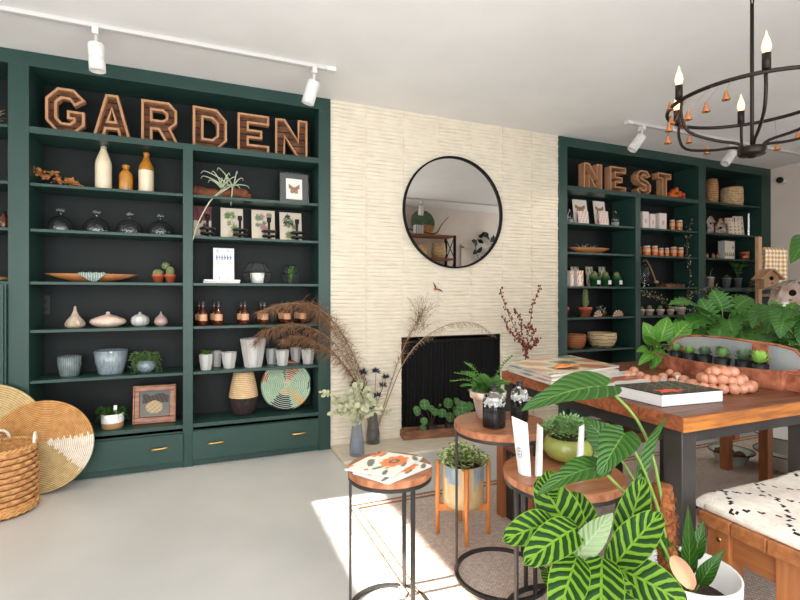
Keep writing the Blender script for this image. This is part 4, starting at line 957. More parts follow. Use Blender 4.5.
def jam(label, u0, u1, vt, y, z, grp):
    X, w_, h_ = F(u0, u1, vt, y, z); r = w_/2; t = thing('amber_jar', label, 'jar', (X,y,z), 0, grp)
    MB().lathe([(0,0),(r*.95,0),(r,.004),(r,h_*.8),(r*.85,h_*.86),(0,h_*.86)], 20).build('jar', M['honey'], t)
    MB().lathe([(r*.92,h_*.84),(r*.92,h_),(0,h_)], 20).build('lid', M['pinkish'], t)
    MB().lathe([(r*1.01,h_*.42),(r*1.01,h_*.74)], 20).build('label', M['kraft_label'], t)
jam('amber jar next to the square candle box', 669.5, 675, 220, .08, Z2, 'amber jars on the second shelf'); jam('amber jar, rightmost on the second shelf of the middle bay', 676, 682.5, 220.5, .08, Z2, 'amber jars on the second shelf')
for k, (u0, u1, vt) in enumerate(((637.5,641,247),(642.5,650.5,246),(651.5,658,246),(658.6,663.8,248),(664.5,669.2,248),(670.3,676.8,247),(677.3,683.5,247.5))):
    jam('amber candle jar, %s in the row on the third shelf' % ('first','second','third','fourth','fifth','sixth','seventh')[k], u0+(1.5 if k == 0 else 0), u1+(1 if k == 0 else 0), vt, .08+(.12 if k in (0,) else 0), Z3, 'row of amber candle jars')
X, w_, h_ = F(638.5, 650, 262, .12, Z4); t = thing('glass_cloche', 'tall clear glass cloche bottle left of the succulent tray', 'glass dome', (X,.12,Z4)); r = w_/2
MB().lathe([(r,0),(r,h_*.6),(r*.7,h_*.85),(r*.2,h_),(0,h_),(r*.6,h_*.85),(r*.94,h_*.6),(r*.94,0),(r,0)], 28).build('dome', M['glass_thin'], t)
mb = MB().tube(spline([(-.02,0,h_),(0,-.02,h_+.02),(.04,-.04,h_*.8),(.09,-.05,h_*.4),(.11,-.05,h_*.22)], 14), .006, 6); mb.ball((.12,-.05,h_*.2), .022, 10, 6, (1.4,1,.8))
mb.build('jute_tie', M['kraft'], t)
X, w_, h_ = F(655, 686, 280, .12, Z4); t = thing('succulent_tray', 'low wooden tray of mixed succulents on the fourth shelf', 'potted plant', (X,.12,Z4))
MB().slab(-w_/2, w_/2, -.06, .06, 0, .035).build('tray', M['driftwood'], t, smooth=False, bevel=.005)
for k, m_ in enumerate(('succulent_grey','succulent','succulent_pale','succulent_grey','succulent')):
    mb = MB(); rosette(mb, (-w_*.4+w_*.2*k, R(-.02,.02), .035), .045, 14); mb.build('succulent', M[m_], t)
for k, (u0, u1) in enumerate(((637.5,643.5),(645,654),(656,664.5),(666.5,674.5),(675.5,686))):
    X, w_, h_ = F(u0, u1, 308.5 if k != 4 else 306, .09, Z5)
    if k == 0: X += .02
    terracotta('lime-washed terracotta cactus pot, %s of five in the middle bay' % ('first','second','third','fourth','fifth and largest')[k], (X,.09,Z5), w_, h_*.9, [('cactus', cactus_ball(w_*.26, h_*.9+w_*.12, 9, 1.4), 'cactus')], 'lime-washed pots', 'terrawhite')
# bay 3
Zt = SH[0]
basket('taller round basket in the top right corner niche', 705, 718.5, 180, .12, Zt, [(0,0),(.9,0),(1,.3),(1,.75),(.85,1),(.6,1.03),(0,1)], M['rattan'])
basket('wide low basket in the top right corner niche', 719.5, 743.5, 188, .14, Zt, [(0,0),(.92,0),(1,.3),(.98,.9),(.94,1),(.9,.95),(.9,.6),(0,.5)], M['wicker_fine'])
def birdhouse(label, loc, w, h, d, rz=0, m='bark', roof='bark', rot=None, pitch=1.0, hole=.16, perch=True, grp=None, ov=.02):
    t = thing('birdhouse', label, 'birdhouse', loc, rz, grp, rot)
    eh = h-w/2*pitch
    MB().prism([[(-w/2,0),(w/2,0),(w/2,eh),(0,h),(-w/2,eh)]], -d/2, d/2).build('house', M[m], t, smooth=False)
    mb = MB()
    for s_ in (-1, 1):
        a = Vector((s_*(w/2+ov), 0, eh-ov*pitch)); b = Vector((0,0,h)); n_ = Vector((s_*pitch,0,1)).normalized()*.008
        vs = [(p.x, y, p.z) for y in (-d/2-ov, d/2+ov) for p in (a, b, b+n_*1.6, a+n_*1.6)]
        mb.add(vs, [(0,1,2,3),(7,6,5,4),(0,4,5,1),(1,5,6,2),(2,6,7,3),(3,7,4,0)])
    mb.build('roof', M[roof], t, smooth=False)
    MB().lathe([(0,0),(w*hole,0)], 16, T=Matrix.Translation((0,-d/2-.001,eh*.85)) @ Matrix.Rotation(pi/2, 4, 'X')).build('entry_hole', M['black'], t)
    if perch: MB().tube([(0,-d/2,eh*.45),(0,-d/2-.03,eh*.45)], .004, 6).build('perch', M['driftwood'], t)
    return t
for k, (u0, u1, vt) in enumerate(((704,712,217),(713,725.5,219))):
    X, w_, h_ = F(u0, u1, vt, .12, Z2); birdhouse(('small pale peaked birdhouse on the right bookcase, left of two','small pale peaked birdhouse with dark roof, right of two on the right bookcase')[k], (X+(.03 if k == 0 else .01),.12,Z2), w_*.8, h_, .07, -.75, 'bark', ('bark','driftwood')[k], pitch=1.9, grp='small birdhouses', ov=.008)
def gridcard(c): return lambda u, v: (170,120,110) if (abs(sin(u*9)*sin(v*12)) > .72 and .1 < u < .9 and .1 < v < .9) else c
for k, (u0, u1, vt, yy, rz) in enumerate(((725,736,217.5,.17,-.5),(733,746,216,.13,-.3),(728,742,222,.07,-.4))):
    X, w_, h_ = F(u0, u1, vt, yy, Z2); t = thing('framed_card', ('dark framed card leaning behind the others','tall cream card at the back right','cream floral card in front')[k]+' in the right bay', 'picture', (X,yy,Z2+.002), 0, 'cards in the right bay', (-.12,0,rz))
    panel(w_, h_, 16, 16, gridcard((232,216,196))).build('card', M['print'], t, smooth=False, solid=.003)
    if k == 0: MB().tube([(-w_/2,0,0),(w_/2,0,0),(w_/2,0,h_),(-w_/2,0,h_)], .006, 4, closed=True).build('frame', M['black'], t, smooth=False)
X, w_, h_ = F(746, 752, 214, .1, Z2); t = thing('acrylic_frame', 'clear upright acrylic frame at the right end beside the cards', 'picture frame', (X,.1,Z2+.001), .5)
MB().slab(-.05, .05, -.006, .006, 0, h_).build('acrylic_block', M['glass'], t, smooth=False); MB().slab(-.052, -.048, -.008, .008, 0, h_).build('bright_edge', M['chrome'], t, smooth=False)
X, w_, h_ = F(721, 738.5, 241, .1, Z3); t = thing('boxed_set', 'cream printed box with a red dot standing between small jars and a copper tin', 'box', (X,.1,Z3), .0)
def boxp(u, v):
    if (u-.82)**2+(v-.66)**2 < .006: return (206,60,40)
    if v < .42 and v > .2 and sin(u*30)*.1+.35 > v: return (150,140,110)
    return (232,224,208)
MB().slab(-w_/2, w_/2, .001, .08, 0, h_).build('box', M['pages'], t, smooth=False); panel(w_, h_, 26, 26, boxp).build('printed_front', M['print'], t, smooth=False)
X, w_, h_ = F(739, 749, 252, .1, Z3); t = thing('copper_tin', 'round copper tin with pale lid right of the printed box', 'tin', (X+.01,.1,Z3)); MB().lathe([(0,0),(w_/2,0),(w_/2,h_*.75),(0,h_*.75)], 24).build('tin', M['copper'], t); MB().lathe([(w_*.51,h_*.72),(w_*.51,h_),(0,h_)], 24).build('lid', M['terracotta'], t)
for k, (u0, u1, lb) in enumerate(((704.5,708,'tiny corked jar at the left end of the third shelf, right bay'),(711,714.5,'tiny corked jar in the middle of three in the right bay'),(715.5,719.5,'tiny corked jar beside the printed box'))):
    X, w_, h_ = F(u0, u1, 253, .08, Z3); t = thing('corked_jar', lb, 'jar', (X+.008,.08,Z3), 0, 'tiny corked jars'); MB().lathe([(0,0),(w_/2,0),(w_/2,h_*.7),(w_*.3,h_*.75),(0,h_*.75)], 14).build('jar', M['kraft'], t); MB().lathe([(w_*.3,h_*.75),(w_*.3,h_),(0,h_)], 12).build('cork', M['coir'], t)
for k, (u0, u1, vt, m_, lb) in enumerate(((703.5,713.5,277,'oatmeal','beige pot with a red-tinged succulent at the left end'),(721,731.5,278,'grey_pot','grey pot with a round moss-like plant'),(733,742.5,278,'grey_pot','grey pot with a tall leafy stem'))):
    X, w_, h_ = F(u0, u1, vt, .1, Z4); X += .02 if k == 0 else 0; mb = MB()
    if k == 2:
        for j in range(7):
            a = j*2.4; st = [Vector((0,0,h_*.8)), Vector((cos(a)*.04,sin(a)*.03,h_+.12)), Vector((cos(a)*.11,sin(a)*.06,h_+.17+.03*sin(j)))]; sp_ = spline(st, 8); mb.tube(sp_, .002, 4)
            for q in sp_[2:]:
                for s_ in (-1,1): mb.leaf(q, q+Vector((s_*.035, R(-.02,.02), .02)), (0,-1,.5), .016, .1, .1, 'ovate', 3, cols=1)
    elif k == 1: tuft(mb, (0,0,h_*.9), .05, .03, 50, .012)
    else:
        rosette(mb, (0,0,h_), .05, 18); mb.tube(spline([(0,0,h_),(.02,0,h_+.06),(.05,0,h_+.1)], 6), .003, 4)
    pot_plant('potted_plant', lb+' on the fourth shelf, right bay', 'potted plant', (X,.1,Z4), w_, h_, m_, [('foliage', mb, ('succulent','succulent_grey','leaf')[k])], 'small pots in the right bay')
# thin twig garland hanging in front of the middle and right bays
mb = MB(); lf = MB()
for pts in ([(690,222,.02),(686,250,-.02),(690,280,-.03),(684,318,-.05),(690,345,-.06)], [(684,300,-.05),(700,290,-.05),(720,298,-.06),(742,296,-.06),(752,285,-.06)], [(690,330,-.05),(675,310,-.05),(656,298,-.05),(640,292,-.05)], [(686,318,-.05),(702,304,-.06),(716,286,-.05)]):
    sp_ = spline([W(*q) for q in pts], 30); mb.tube(sp_, .0025, 4)
    for q in sp_:
        for k in range(3): d = Vector((R(-1,1),R(-.6,.2),R(-.6,1)))*.035; mb.tube([q, q+d], .0012, 3); lf.leaf(q+d, q+d*1.5, (0,-1,0), .012, 0, .1, 'ovate', 2, cols=1)
t = thing('twig_garland', 'thin twiggy garland with tiny pale leaves hanging down the right bookcase', 'garland', (0,0,0)); o0 = W(690, 345, -.06); t.location = (o0.x, o0.y, o0.z)
for m_ in (mb, lf): m_.v = [v-o0 for v in m_.v]
mb.build('twigs', M['stem_brown'], t); lf.build('tiny_leaves', M['leaf_euc'], t)

# ------------------------------------------------------------------ floor at the left: baskets
def zd(a, q, k):
    d = math.degrees(a) % 360; x, y = q*cos(a), q*sin(a); jit = .06*sin(k*2.6)
    if y < .12-.02*x+jit*.6 and x > -.02 and y > -.62+.45*x*0-.9*(x-.0)*-.0-.0 and y > (.1-1.35*(x-.02)*0) - 1.0*(1.0-x)*.62+jit: return 1
    if y < .1 and x < .95: return 2 if y < .05-.1*abs(x) else 0
    return 0
RD = .268; c = W(43, 444, -.19)
def leandisc(u, yb, label, Rr, lean, zf, mats):
    cx = XW(u, yb); z = Rr*cos(lean)+.012
    return coil_plate('woven_disc', label, 'woven disc', (cx, yb, z), Rr, 26, zf, mats+(M['coil_gap'],), (-lean, 0, 0), .02, 'woven floor discs', gap=True)
def zfront(a, q, k):
    x, y = q*cos(a), q*sin(a); e = .03*((k*7) % 3-1)
    if x > .05+e and -.62*(1) < 0 and y < .12+.06*x+e and y > .12-.95*(x-.05)+e*1.2 and y > -.85: return 1
    if y < .10+e and x <= .9 and (y < .12-.95*(x-.05)): return 2
    return 0
leandisc(41, -.150, 'round coiled basket disc in tan with a white jagged wedge, leaning on the bookcase', RD, .2, zfront, (M['coil_tan'], M['coil_white'], M['coil_straw']))
leandisc(-20, -.108, 'pale coiled basket disc behind the tan disc, cut off by the left edge', .325, .10, lambda a, q, k: 0, (M['coil_straw'], M['coil_tan']))
X = G(0, 521, 0); t = thing('wicker_basket', 'large open wicker basket with loop handles on the floor at the far left', 'basket', (-1.045, -.37, 0), 0); hb = .355
rows = 11; pr = [(0,.0),(.155,.0)]; mi_ = [0]
for k in range(rows):
    for f, d in ((0,-.006),(.18,0),(.5,.003),(.82,0)): pr.append((.164+.008*sin(pi*(k+f)/rows)+d, .008+(hb-.012)*(k+f)/rows)); mi_.append(1 if f == 0 else 0)
pr += [(.166,hb),(.156,hb),(.152,.02),(0,.015)]; mi_ += [0,0,0,0]; mi_ = mi_[:len(pr)-1]
MB().lathe(pr, 168, mi=mi_, rf=lambda a, i: 1+(.030*cos(a*17+pi*((i-2)//4 % 2)) if 2 <= i < 2+4*rows and (i-2) % 4 else 0)).build('basket_body', (M['basket_weave'], M['basket_gap']), t)
n = 90
for k in range(2): MB().tube([((.163+.006*cos(i*1.3+k*pi))*cos(2*pi*i/n), (.163+.006*cos(i*1.3+k*pi))*sin(2*pi*i/n), hb+.006*sin(i*1.3+k*pi)) for i in range(n)], .007, 5, closed=True).build('braided_rim', M['coil_tan'], t)
for k in range(3): MB().tube([((.170+.004*cos(i*2+k*2.1))*cos(2*pi*i/n), (.170+.004*cos(i*2+k*2.1))*sin(2*pi*i/n), .02+.012*k+.004*sin(i*2+k*2.1)) for i in range(n)], .008, 5, closed=True).build('braided_foot', M['coil_tan'], t)
for a in (.15, pi*.5+.3, pi+.15): mb = MB().tube([Vector((cos(a),sin(a),0))*.158+Vector((-sin(a),cos(a),0))*.045*cos(q*pi/8)+Vector((0,0,hb+.055*sin(q*pi/8))) for q in range(9)], .008, 6); mb.build('loop_handle', M['coil_white'], t)
t = thing('wrapped_bouquet', 'pale wrapped dried bouquet inside the wicker basket', 'bouquet', (-1.10, -.40, .2)); MB().lathe([(.04,0),(.07,.2),(.06,.2),(0,.1)], 16).build('paper_wrap', M['whitepaper'], t)
mb = MB(); tuft(mb, (0,0,.18), .07, .06, 40, .012); mb.build('flowers', M['airplant'], t); MB().lathe([(0,-.18),(.045,-.18),(.045,0),(0,0)], 12).build('stems', M['stem_grey'], t)

# ------------------------------------------------------------------ vases, reeds, eucalyptus, hearth things
ZH = .022
def gvase(label, u, v, w, h, m, gm):
    p = G(u, v, ZH); t = thing('glass_vase', label, 'vase', (p.x, p.y, ZH)); r = w/2
    MB().lathe([(0,0),(r*.94,0),(r,.01),(r*.98,h*.25),(r*.62,h*.75),(r*.58,h*.92),(r*.68,h),(r*.62,h),(r*.52,h*.92),(r*.56,h*.75),(r*.9,h*.25),(r*.85,.02),(0,.02)], 40, rf=lambda a, i: 1+.025*cos(12*a)).build('vase', M[m], t)
    MB().lathe([(0,.022),(r*.84,.024),(r*.88,h*.25),(r*.78,h*.4),(0,h*.4)], 24).build('water', M[gm], t); return t, p
M['bluewater'] = mat('blue_tinted_water', (74,92,116), .15, (110,126,146), 12, (8,8,1)); M['darkwater'] = mat('dark_tinted_water', (40,34,34), .15)
v1, p1 = gvase('tapered blue glass vase of eucalyptus at the front of the hearth', 357, 455, .112, .30, 'smokeglass', 'bluewater')
v2, p2 = gvase('tapered smoky dark glass vase of tall reeds beside the fireplace', 373, 443, .108, .285, 'smokeglass2', 'darkwater')
def plume(label, pts, base, fr, to, barb, m, mb_m, dens=4, droop=.4, sr=.005):
    sp_ = spline([W(*q) for q in pts], 40); st = MB(); st.tube([q-base for q in sp_], [sr*(1-.8*i/len(sp_)) for i in range(len(sp_))], 5)
    b = MB(); n = len(sp_)
    for i, q in enumerate(sp_[:-1]):
        f = i/n
        if f < fr or f > to: continue
        tan = (sp_[i+1]-q).normalized(); env = sin(pi*min(1, max(0.02, (f-fr)/(to-fr))))**.4
        for k in range(dens*2):
            o = q+tan*R(0,.03); d = (tan*R(.3,1.1)+Vector((R(-1,1), R(-.6,.6), R(-1,.6)-droop))).normalized()
            L = barb*env*R(.5,1.1); s2 = d.cross(Vector((R(-1,1),R(-1,1),R(-1,1)))).normalized()*.0013; e = o+d*L-Vector((0,0,L*.15)); mid = o+d*L*.55
            b.add([o-base-s2, o-base+s2, mid-base+s2*.9, mid-base-s2*.9, e-base], [(0,1,2,3),(3,2,4)])
    t = thing('reed_stem', label, 'dried reed', base, 0, 'arching reeds'); st.build('stem', M[m], t); b.build('barbs', M[mb_m], t)
b2 = Vector((p2.x, p2.y, ZH+.03))
yb, yf = p2.y, p2.y-.1
plume('longest brown feathery reed arching far left across the amber bottles', [(373,437,yb),(368,400,yb),(345,348,yf),(325,318,yf),(300,304,yf),(278,305,yf-.02),(259,312,yf-.04)], b2, .2, 1, .13, 'plume_pale', 'plume', 10)
plume('brown feathery reed arching left below the longest one', [(372,437,yb),(364,395,yb),(340,350,yf),(316,330,yf),(290,324,yf),(268,330,yf-.03),(256,341,yf-.05)], b2, .2, 1, .13, 'plume_pale', 'plume', 10)
plume('shortest of the left-arching brown reeds', [(374,437,yb),(370,398,yb),(352,352,yb),(334,322,yf),(316,306,yf),(305,303,yf)], b2, .2, 1, .13, 'plume_pale', 'plume', 11)
plume('dark brown reed curving left over the pale pots', [(371,437,yb),(362,396,yb),(342,362,yf),(322,345,yf),(300,336,yf),(284,340,yf-.03)], b2, .2, 1, .13, 'plume', 'plume', 11)
plume('upright pale seeded reed right of the vase', [(375,437,yb),(385,402,yb),(398,362,yf),(412,330,yf),(425,308,yf)], b2, .3, 1, .085, 'plume_pale', 'plume', 5, -.2)
plume('reed arching right over the top of the fireplace', [(375,437,yb),(388,400,yb),(404,362,yf),(424,338,yf),(450,324,yf),(474,323,yf-.03),(494,335,yf-.05)], b2, .3, 1, .075, 'plume_pale', 'plume_pale', 5, .5)
mb = MB()
for k in range(42):
    q = W(R(408,440), R(292,330), yf+R(-.03,.03)); s_ = W(R(415,425), R(318,335), yf); mb.tube(spline([s_-b2, (s_+q)/2-b2+Vector((0,0,.02)), q-b2, q-b2+Vector((R(-.03,.03),0,-.02))], 9), .0011, 3)
single('seed_spray', 'fine wiry seed spray beside the mesh fireplace, high on the right', 'dried reed', mb, M['plume'], b2)
e = W(436, 289, -.02); mb = MB(); mb.ball((0,0,0), .012, 10, 6, (1.6,1,1))
single('bird_ornament', 'tiny orange bird ornament on the brick wall above the fireplace', 'ornament', mb, M['terracotta'], e); mb = MB(); mb.leaf((0,0,0), (-.03,0,.06), (0,-1,0), .018, .1, .1, 'lance', 4, cols=1); mb.leaf((0,0,0), (.07,0,-.03), (0,-1,.3), .016, .2, .1, 'lance', 4, cols=1)
mb.build('wings', M['thistle'], bpy.data.objects['bird_ornament'])
t = thing('thistle_bunch', 'dark blue thistles standing among the reeds', 'dried flowers', b2); mb = MB()
for (u, v) in ((376,372),(386,378),(364,373),(383,386),(377,396),(354,385),(362,390)):
    lf = MB(); q = W(u, v, p2.y-.05); mb.tube(spline([b2-b2, (W(374,415,p2.y)-b2), q-b2], 8), .002, 4)
    for k in range(40): d = Vector((R(-1,1),R(-1,1),R(-.3,1))).normalized()*.045; lf.leaf(q-b2, q-b2+d, (R(-1,1),R(-1,1),R(-1,1)), .011, 0, .2, 'lance', 2, cols=1)
    lf.build('flower_head', M['thistle'], t)
mb.build('stems', M['stem_brown'], t)
b1 = Vector((p1.x, p1.y, ZH+.03)); mb = MB(); lf = MB()
for (u, v, yy) in ((322,391,-.45),(330,415,-.5),(345,395,-.42),(352,386,-.4),(360,382,-.38),(368,390,-.4),(378,402,-.42),(388,412,-.5),(342,408,-.48),(333,402,-.46),(354,404,-.5),(366,408,-.5),(372,396,-.45),(348,416,-.52)):
    q = W(u, v, yy); sp_ = spline([b1-b1, W(357,425,p1.y)-b1, (W(357,410,p1.y-.03)+q)/2-b1, q-b1], 16); mb.tube(sp_, .002, 4)
    for s_ in sp_[6:]:
        for k in range(2):
            d = Vector((R(-1,1),R(-1,.6),R(-.7,.9))).normalized(); r = R(.028,.045); lf.leaf(s_, s_+d*r, Vector((R(-.7,.7),-1,R(-.3,.7))), r*.85, .05, .1, 'round', 5, cols=1)
t = thing('eucalyptus_bunch', 'pale silver-green eucalyptus branches spreading from the blue glass vase', 'foliage', b1); mb.build('stems', M['stem_brown'], t); lf.build('leaves', M['leaf_euc'], t)
# brick mould with two pileas
pa = G(404, 440, ZH); pb = G(458, 436, ZH); ang = math.atan2(pb.y-pa.y, pb.x-pa.x); L = (pb-pa).length*1.02; ctr = (pa+pb)/2+Vector((-sin(ang), cos(ang), 0))*.05
t = thing('wooden_brick_mould', 'old wooden brick mould used as a plant trough on the hearth', 'wooden trough', (ctr.x, ctr.y, ZH), ang); mb = MB()
mb.slab(-L/2, L/2, -.065, -.045, 0, .07); mb.slab(-L/2, L/2, .045, .065, 0, .07); mb.slab(-L/2, L/2, -.045, .045, 0, .012)
for s_ in (-.98, -.5, .98): mb.slab(s_*L/2-.015, s_*L/2+.015, -.045, .045, .012, .065)
mb.build('mould_box', M['mould'], t, smooth=False, bevel=.004); mb = MB()
for s_ in (-1, 1): mb.tube([(s_*L*.44,-.075,.04),(s_*L*.44,.075,.04)], .03, 10)
mb.build('end_grips', M['mould'], t, smooth=False)
def pilea(label, u, v, spots):
    p = G(u, v, ZH+.013); p = Vector((ctr.x+((p-ctr).dot(Vector((cos(ang),sin(ang),0))))*cos(ang), ctr.y+((p-ctr).dot(Vector((cos(ang),sin(ang),0))))*sin(ang), ZH+.013))
    t = thing('pilea_plant', label, 'potted plant', p, 0, 'pilea plants'); MB().lathe([(0,0),(.034,0),(.042,.085),(.038,.085),(.036,.075),(0,.075)], 20).build('pot', M['plastic_black'], t); MB().lathe([(0,.077),(.034,.077)], 14).build('soil', M['soil'], t)
    st = MB(); lf = MB()
    for (a, b, r) in spots:
        q = W(a, b, p.y-.05+R(-.05,.05))-p; st.tube(spline([(0,0,.07), q*.5+Vector((0,0,.05)), q+Vector((0,.006,0))], 7), .0022, 4)
        n_ = Vector((R(-.4,.4), -1, R(.1,.7))).normalized(); a1 = Vector((R(-.3,.3),0,1)); a1 = (a1-n_*a1.dot(n_)).normalized(); lf.leaf(q-a1*r, q+a1*r, n_, r*1.9, .06, .06, 'round', 8, cols=2)
    st.build('stems', M['stem_brown'], t); lf.build('leaves', M['leaf_pilea'], t)
    MB().box((.0,-.045,.045), (.03,.002,.018)).build('label', M['tag'], t, smooth=False)
pilea('small round-leaved pilea in the left half of the wooden mould', 429, 432, [(416.5,411,.042),(424.5,404.5,.045),(431,408.5,.03),(435,412,.032),(424,421,.032),(423,428,.03),(440,405,.012)])
pilea('larger round-leaved pilea in the right half of the wooden mould', 447, 431, [(448,403,.045),(442,413,.038),(450,417,.042),(457,402,.04),(462,407,.055),(466,412,.045),(458,413,.035),(455,410,.03),(470,406,.04)])
# red berry branches in a vase, behind the magazines
p = Vector((XW(524, -.22), -.22, ZH)); t = thing('floor_vase', 'plain stoneware vase on the hearth behind the big table, holding red berry branches', 'vase', p); MB().lathe([(0,0),(.07,0),(.09,.1),(.08,.3),(.045,.42),(.05,.46),(.04,.46),(.035,.42),(0,.3)], 28).build('vase', M['oatmeal'], t)
t = thing('berry_branches', 'tall branches of dark red berries rising behind the magazine stack', 'branches', p); mb = MB()
for pts in ([(525,350),(516,330),(506,308),(500,289)], [(526,350),(530,325),(533,305),(541,285)], [(525,350),(513,335),(503,318)], [(527,352),(535,345),(538,337)], [(526,352),(522,338),(521,320),(514,310)], [(527,350),(534,330),(520,325)]):
    br = MB(); sp_ = spline([p+Vector((0,0,.4))]+[W(a, b, -.22+R(-.06,.06)) for a, b in pts], 30); mb.tube([q-p for q in sp_], .003, 4)
    for q in sp_[8:]:
        for k in range(2): br.ball(q-p+Vector((R(-1,1),R(-1,1),R(-1,1)))*.017, R(.006,.011), 6, 4)
    br.build('berry_spray', M['berry'], t)
mb.build('branches', M['stem_brown'], t)

# ------------------------------------------------------------------ things seen in the mirror: back wall
YW = YF
def MR(u, v, y):                                           # world point at depth y whose mirror image is seen at u, v
    q = W(u, v, -2*.014-y); return Vector((q.x, y, q.z))
a = MR(405, 235, -3.5); b = MR(454, 235, -3.5)
rx0, rx1, rz = 2.35, b.x, MR(440, 235, -3.5).z; z2_ = MR(440, 258, -3.5).z
t = thing('industrial_rack', 'tall wood and black iron shelf rack seen in the mirror', 'shelf rack', ((rx0+rx1)/2, -3.66, 0)); hx = (rx1-rx0)/2
for z in (rz, z2_, z2_-.42, z2_-.84, .2): MB().slab(-hx, hx, -.17, .17, z-.03, z).build('shelf', M['wood_mid'], t, smooth=False)
for sx_ in (-1, 1):
    for sy_ in (-1, 1): MB().slab(sx_*hx-.02, sx_*hx+.02, sy_*.16-.015, sy_*.16+.015, 0, rz).build('leg', M['blacksteel'], t, smooth=False)
    mb = MB()
    for z in (z2_, z2_-.42, z2_-.84): mb.tube([(sx_*hx,-.15,z),(sx_*hx,.15,z+.36)], .008, 5); mb.tube([(sx_*hx,.15,z),(sx_*hx,-.15,z+.36)], .008, 5)
    mb.build('cross_brace', M['blacksteel'], t)
for (u0, u1, vt, lb) in ((417,428,245,'smaller round basket on the rack in the mirror'),(431,445,243,'larger ribbed basket on the rack in the mirror')):
    q = MR((u0+u1)/2, 258, -3.6); w_ = abs(MR(u1,258,-3.6).x-MR(u0,258,-3.6).x)*.95; h_ = (258-vt)/475*8.3
    single('basket', lb, 'basket', MB().lathe([(0,0),(w_*.42,0),(w_*.5,h_*.35),(w_*.42,h_*.95),(w_*.4,h_),(w_*.36,h_),(w_*.42,h_*.4),(0,.02)], 28), M['wicker_fine'], (q.x,-3.6,z2_), grp='baskets on the rack')
q = MR(423, 222, -3.72); coil_plate('woven_plate', 'large green and tan woven plate standing on the rack in the mirror', 'woven plate', (q.x, -3.74, rz+.225), .22, 12, lambda a, r, k: 1 if (a > 2.4 and a < 5.2 and r*sin(a) < .25*cos(a*3)) else 0, (M['succulent_grey'], M['coil_tan']), (-.15, 0, pi), .02)
mb = MB(); a = Vector((MR(430,233,-3.6).x, -3.6, rz+.02)); bb = MR(448, 217, -3.6)
mb.tube(spline([Vector((0,0,0)), Vector((.12,0,.03)), (bb-a)*.6+Vector((0,0,-.02)), bb-a], 10), [.014-.001*i for i in range(10)], 6); mb.tube(spline([Vector((-.4,0,.06)), Vector((-.2,0,.04)), Vector((.03,0,.0))], 6), .01, 6)
single('branch', 'bare dark branch lying on top of the rack in the mirror', 'branch', mb, M['stem_brown'], a)
q = MR(417, 230, -3.55); single('patterned_box', 'small blue and white patterned box on top of the rack in the mirror', 'box', MB().box((0,0,.07), (.14,.1,.14)), bands('blue_white_box', (232,236,236), (70,110,130), 'X', 30, .4, .6, bump=0), (q.x,-3.52,rz), smooth=False)
q = MR(484, 248, -3.8); t = thing('wall_wreath', 'dark leafy wreath on the back wall seen in the mirror', 'wreath', (q.x, YF+.03, q.z)); mb = MB(); mb.tube([(.17*cos(i/20*2*pi),0,.24*sin(i/20*2*pi)) for i in range(20)], .006, 5, closed=True); mb.build('hoop', M['blacksteel'], t); mb = MB()
for k in range(26): a = k*.26-.6; c = Vector((.17*cos(a),.02,.24*sin(a))); mb.leaf(c, c+Vector((R(-.12,.12),R(0,.08),R(-.12,.14))), (0,1,0), .08, .1, .1, 'ovate', 5, cols=1)
mb.build('leaves', M['leaf_black'], t)
tx = MR(421, 205, -3.2); t = thing('light_track', 'white ceiling track seen in the mirror', 'light track', (tx.x+.4, -3.2, TOP)); MB().slab(-1.6, 1.6, -.018, .018, -.022, 0).build('rail', M['white'], t, smooth=False)
spotlight(tx.x, -3.2, .15, 3.5, 'white spotlight seen in the mirror above the rack', 8)
mb = MB(); a = MR(460, 237, YF); 
mb.slab(a.x, a.x+.9, YF, YF+.02, 2.02, 2.09); mb.slab(a.x, a.x+.06, YF, YF+.02, 0, 2.05); mb.slab(a.x+.84, a.x+.9, YF, YF+.02, 0, 2.05); struct(mb.build('trim_1', M['wall'], smooth=False))
# ------------------------------------------------------------------ chandelier
q_ = P(752, 300, 1.9); cc = Vector((q_.x, q_.y, 0)); CR, CZ = .296, 1.184+.772
t = thing('chandelier', 'round dark iron ring chandelier with candle bulbs', 'chandelier', (cc.x, cc.y, TOP)); dz = CZ-TOP
MB().tube([(CR*cos(2*pi*i/72), CR*sin(2*pi*i/72), dz) for i in range(72)], .0078, 8, closed=True).build('ring', M['bronze'], t)
HZ = 1.184+.575-TOP
MB().lathe([(0,-.026),(.012,-.026),(.016,-.018),(.044,-.016),(.049,-.01),(.049,.01),(.044,.016),(.016,.018),(0,.018)], 28, (0,0,HZ)).build('hub', M['bronze'], t)
MB().tube([(0,0,HZ),(0,0,CH+.612*1.9-TOP+.0)], .007, 8).build('rod', M['bronze'], t)
mb = MB()
zr_ = CH+.612*1.9-TOP
for k, zc in enumerate([zr_+.016+.026*i for i in range(int(-zr_/.026))]):
    mb.tube([(0 if k % 2 else .009*cos(a), .009*cos(a) if k % 2 else 0, zc+.018*sin(a)) for a in [2*pi*i/14 for i in range(14)]], .003, 5, closed=True)
mb.build('chain', M['bronze'], t); MB().lathe([(0,0),(.06,0),(.058,-.012),(.02,-.024),(0,-.024)], 24).build('ceiling_canopy', M['bronze'], t)
def proj(p):
    d = p-Vector((0,CY,CH)); f = d.x*SA+d.y*CA; r = d.x*CA-d.y*SA; return 400+FP*r/f, HV-FP*d.z/f
best = None
for a0 in range(0, 60):
    us = [proj(Vector((cc.x+CR*cos(radians(a0+60*k)), cc.y+CR*sin(radians(a0+60*k)), CZ+.04)))[0] for k in range(6)]
    e = sum(min(abs(u-q) for u in us) for q in (679, 767, 742, 677))
    if best is None or e < best[0]: best = (e, a0, us)
print('chandelier', best)
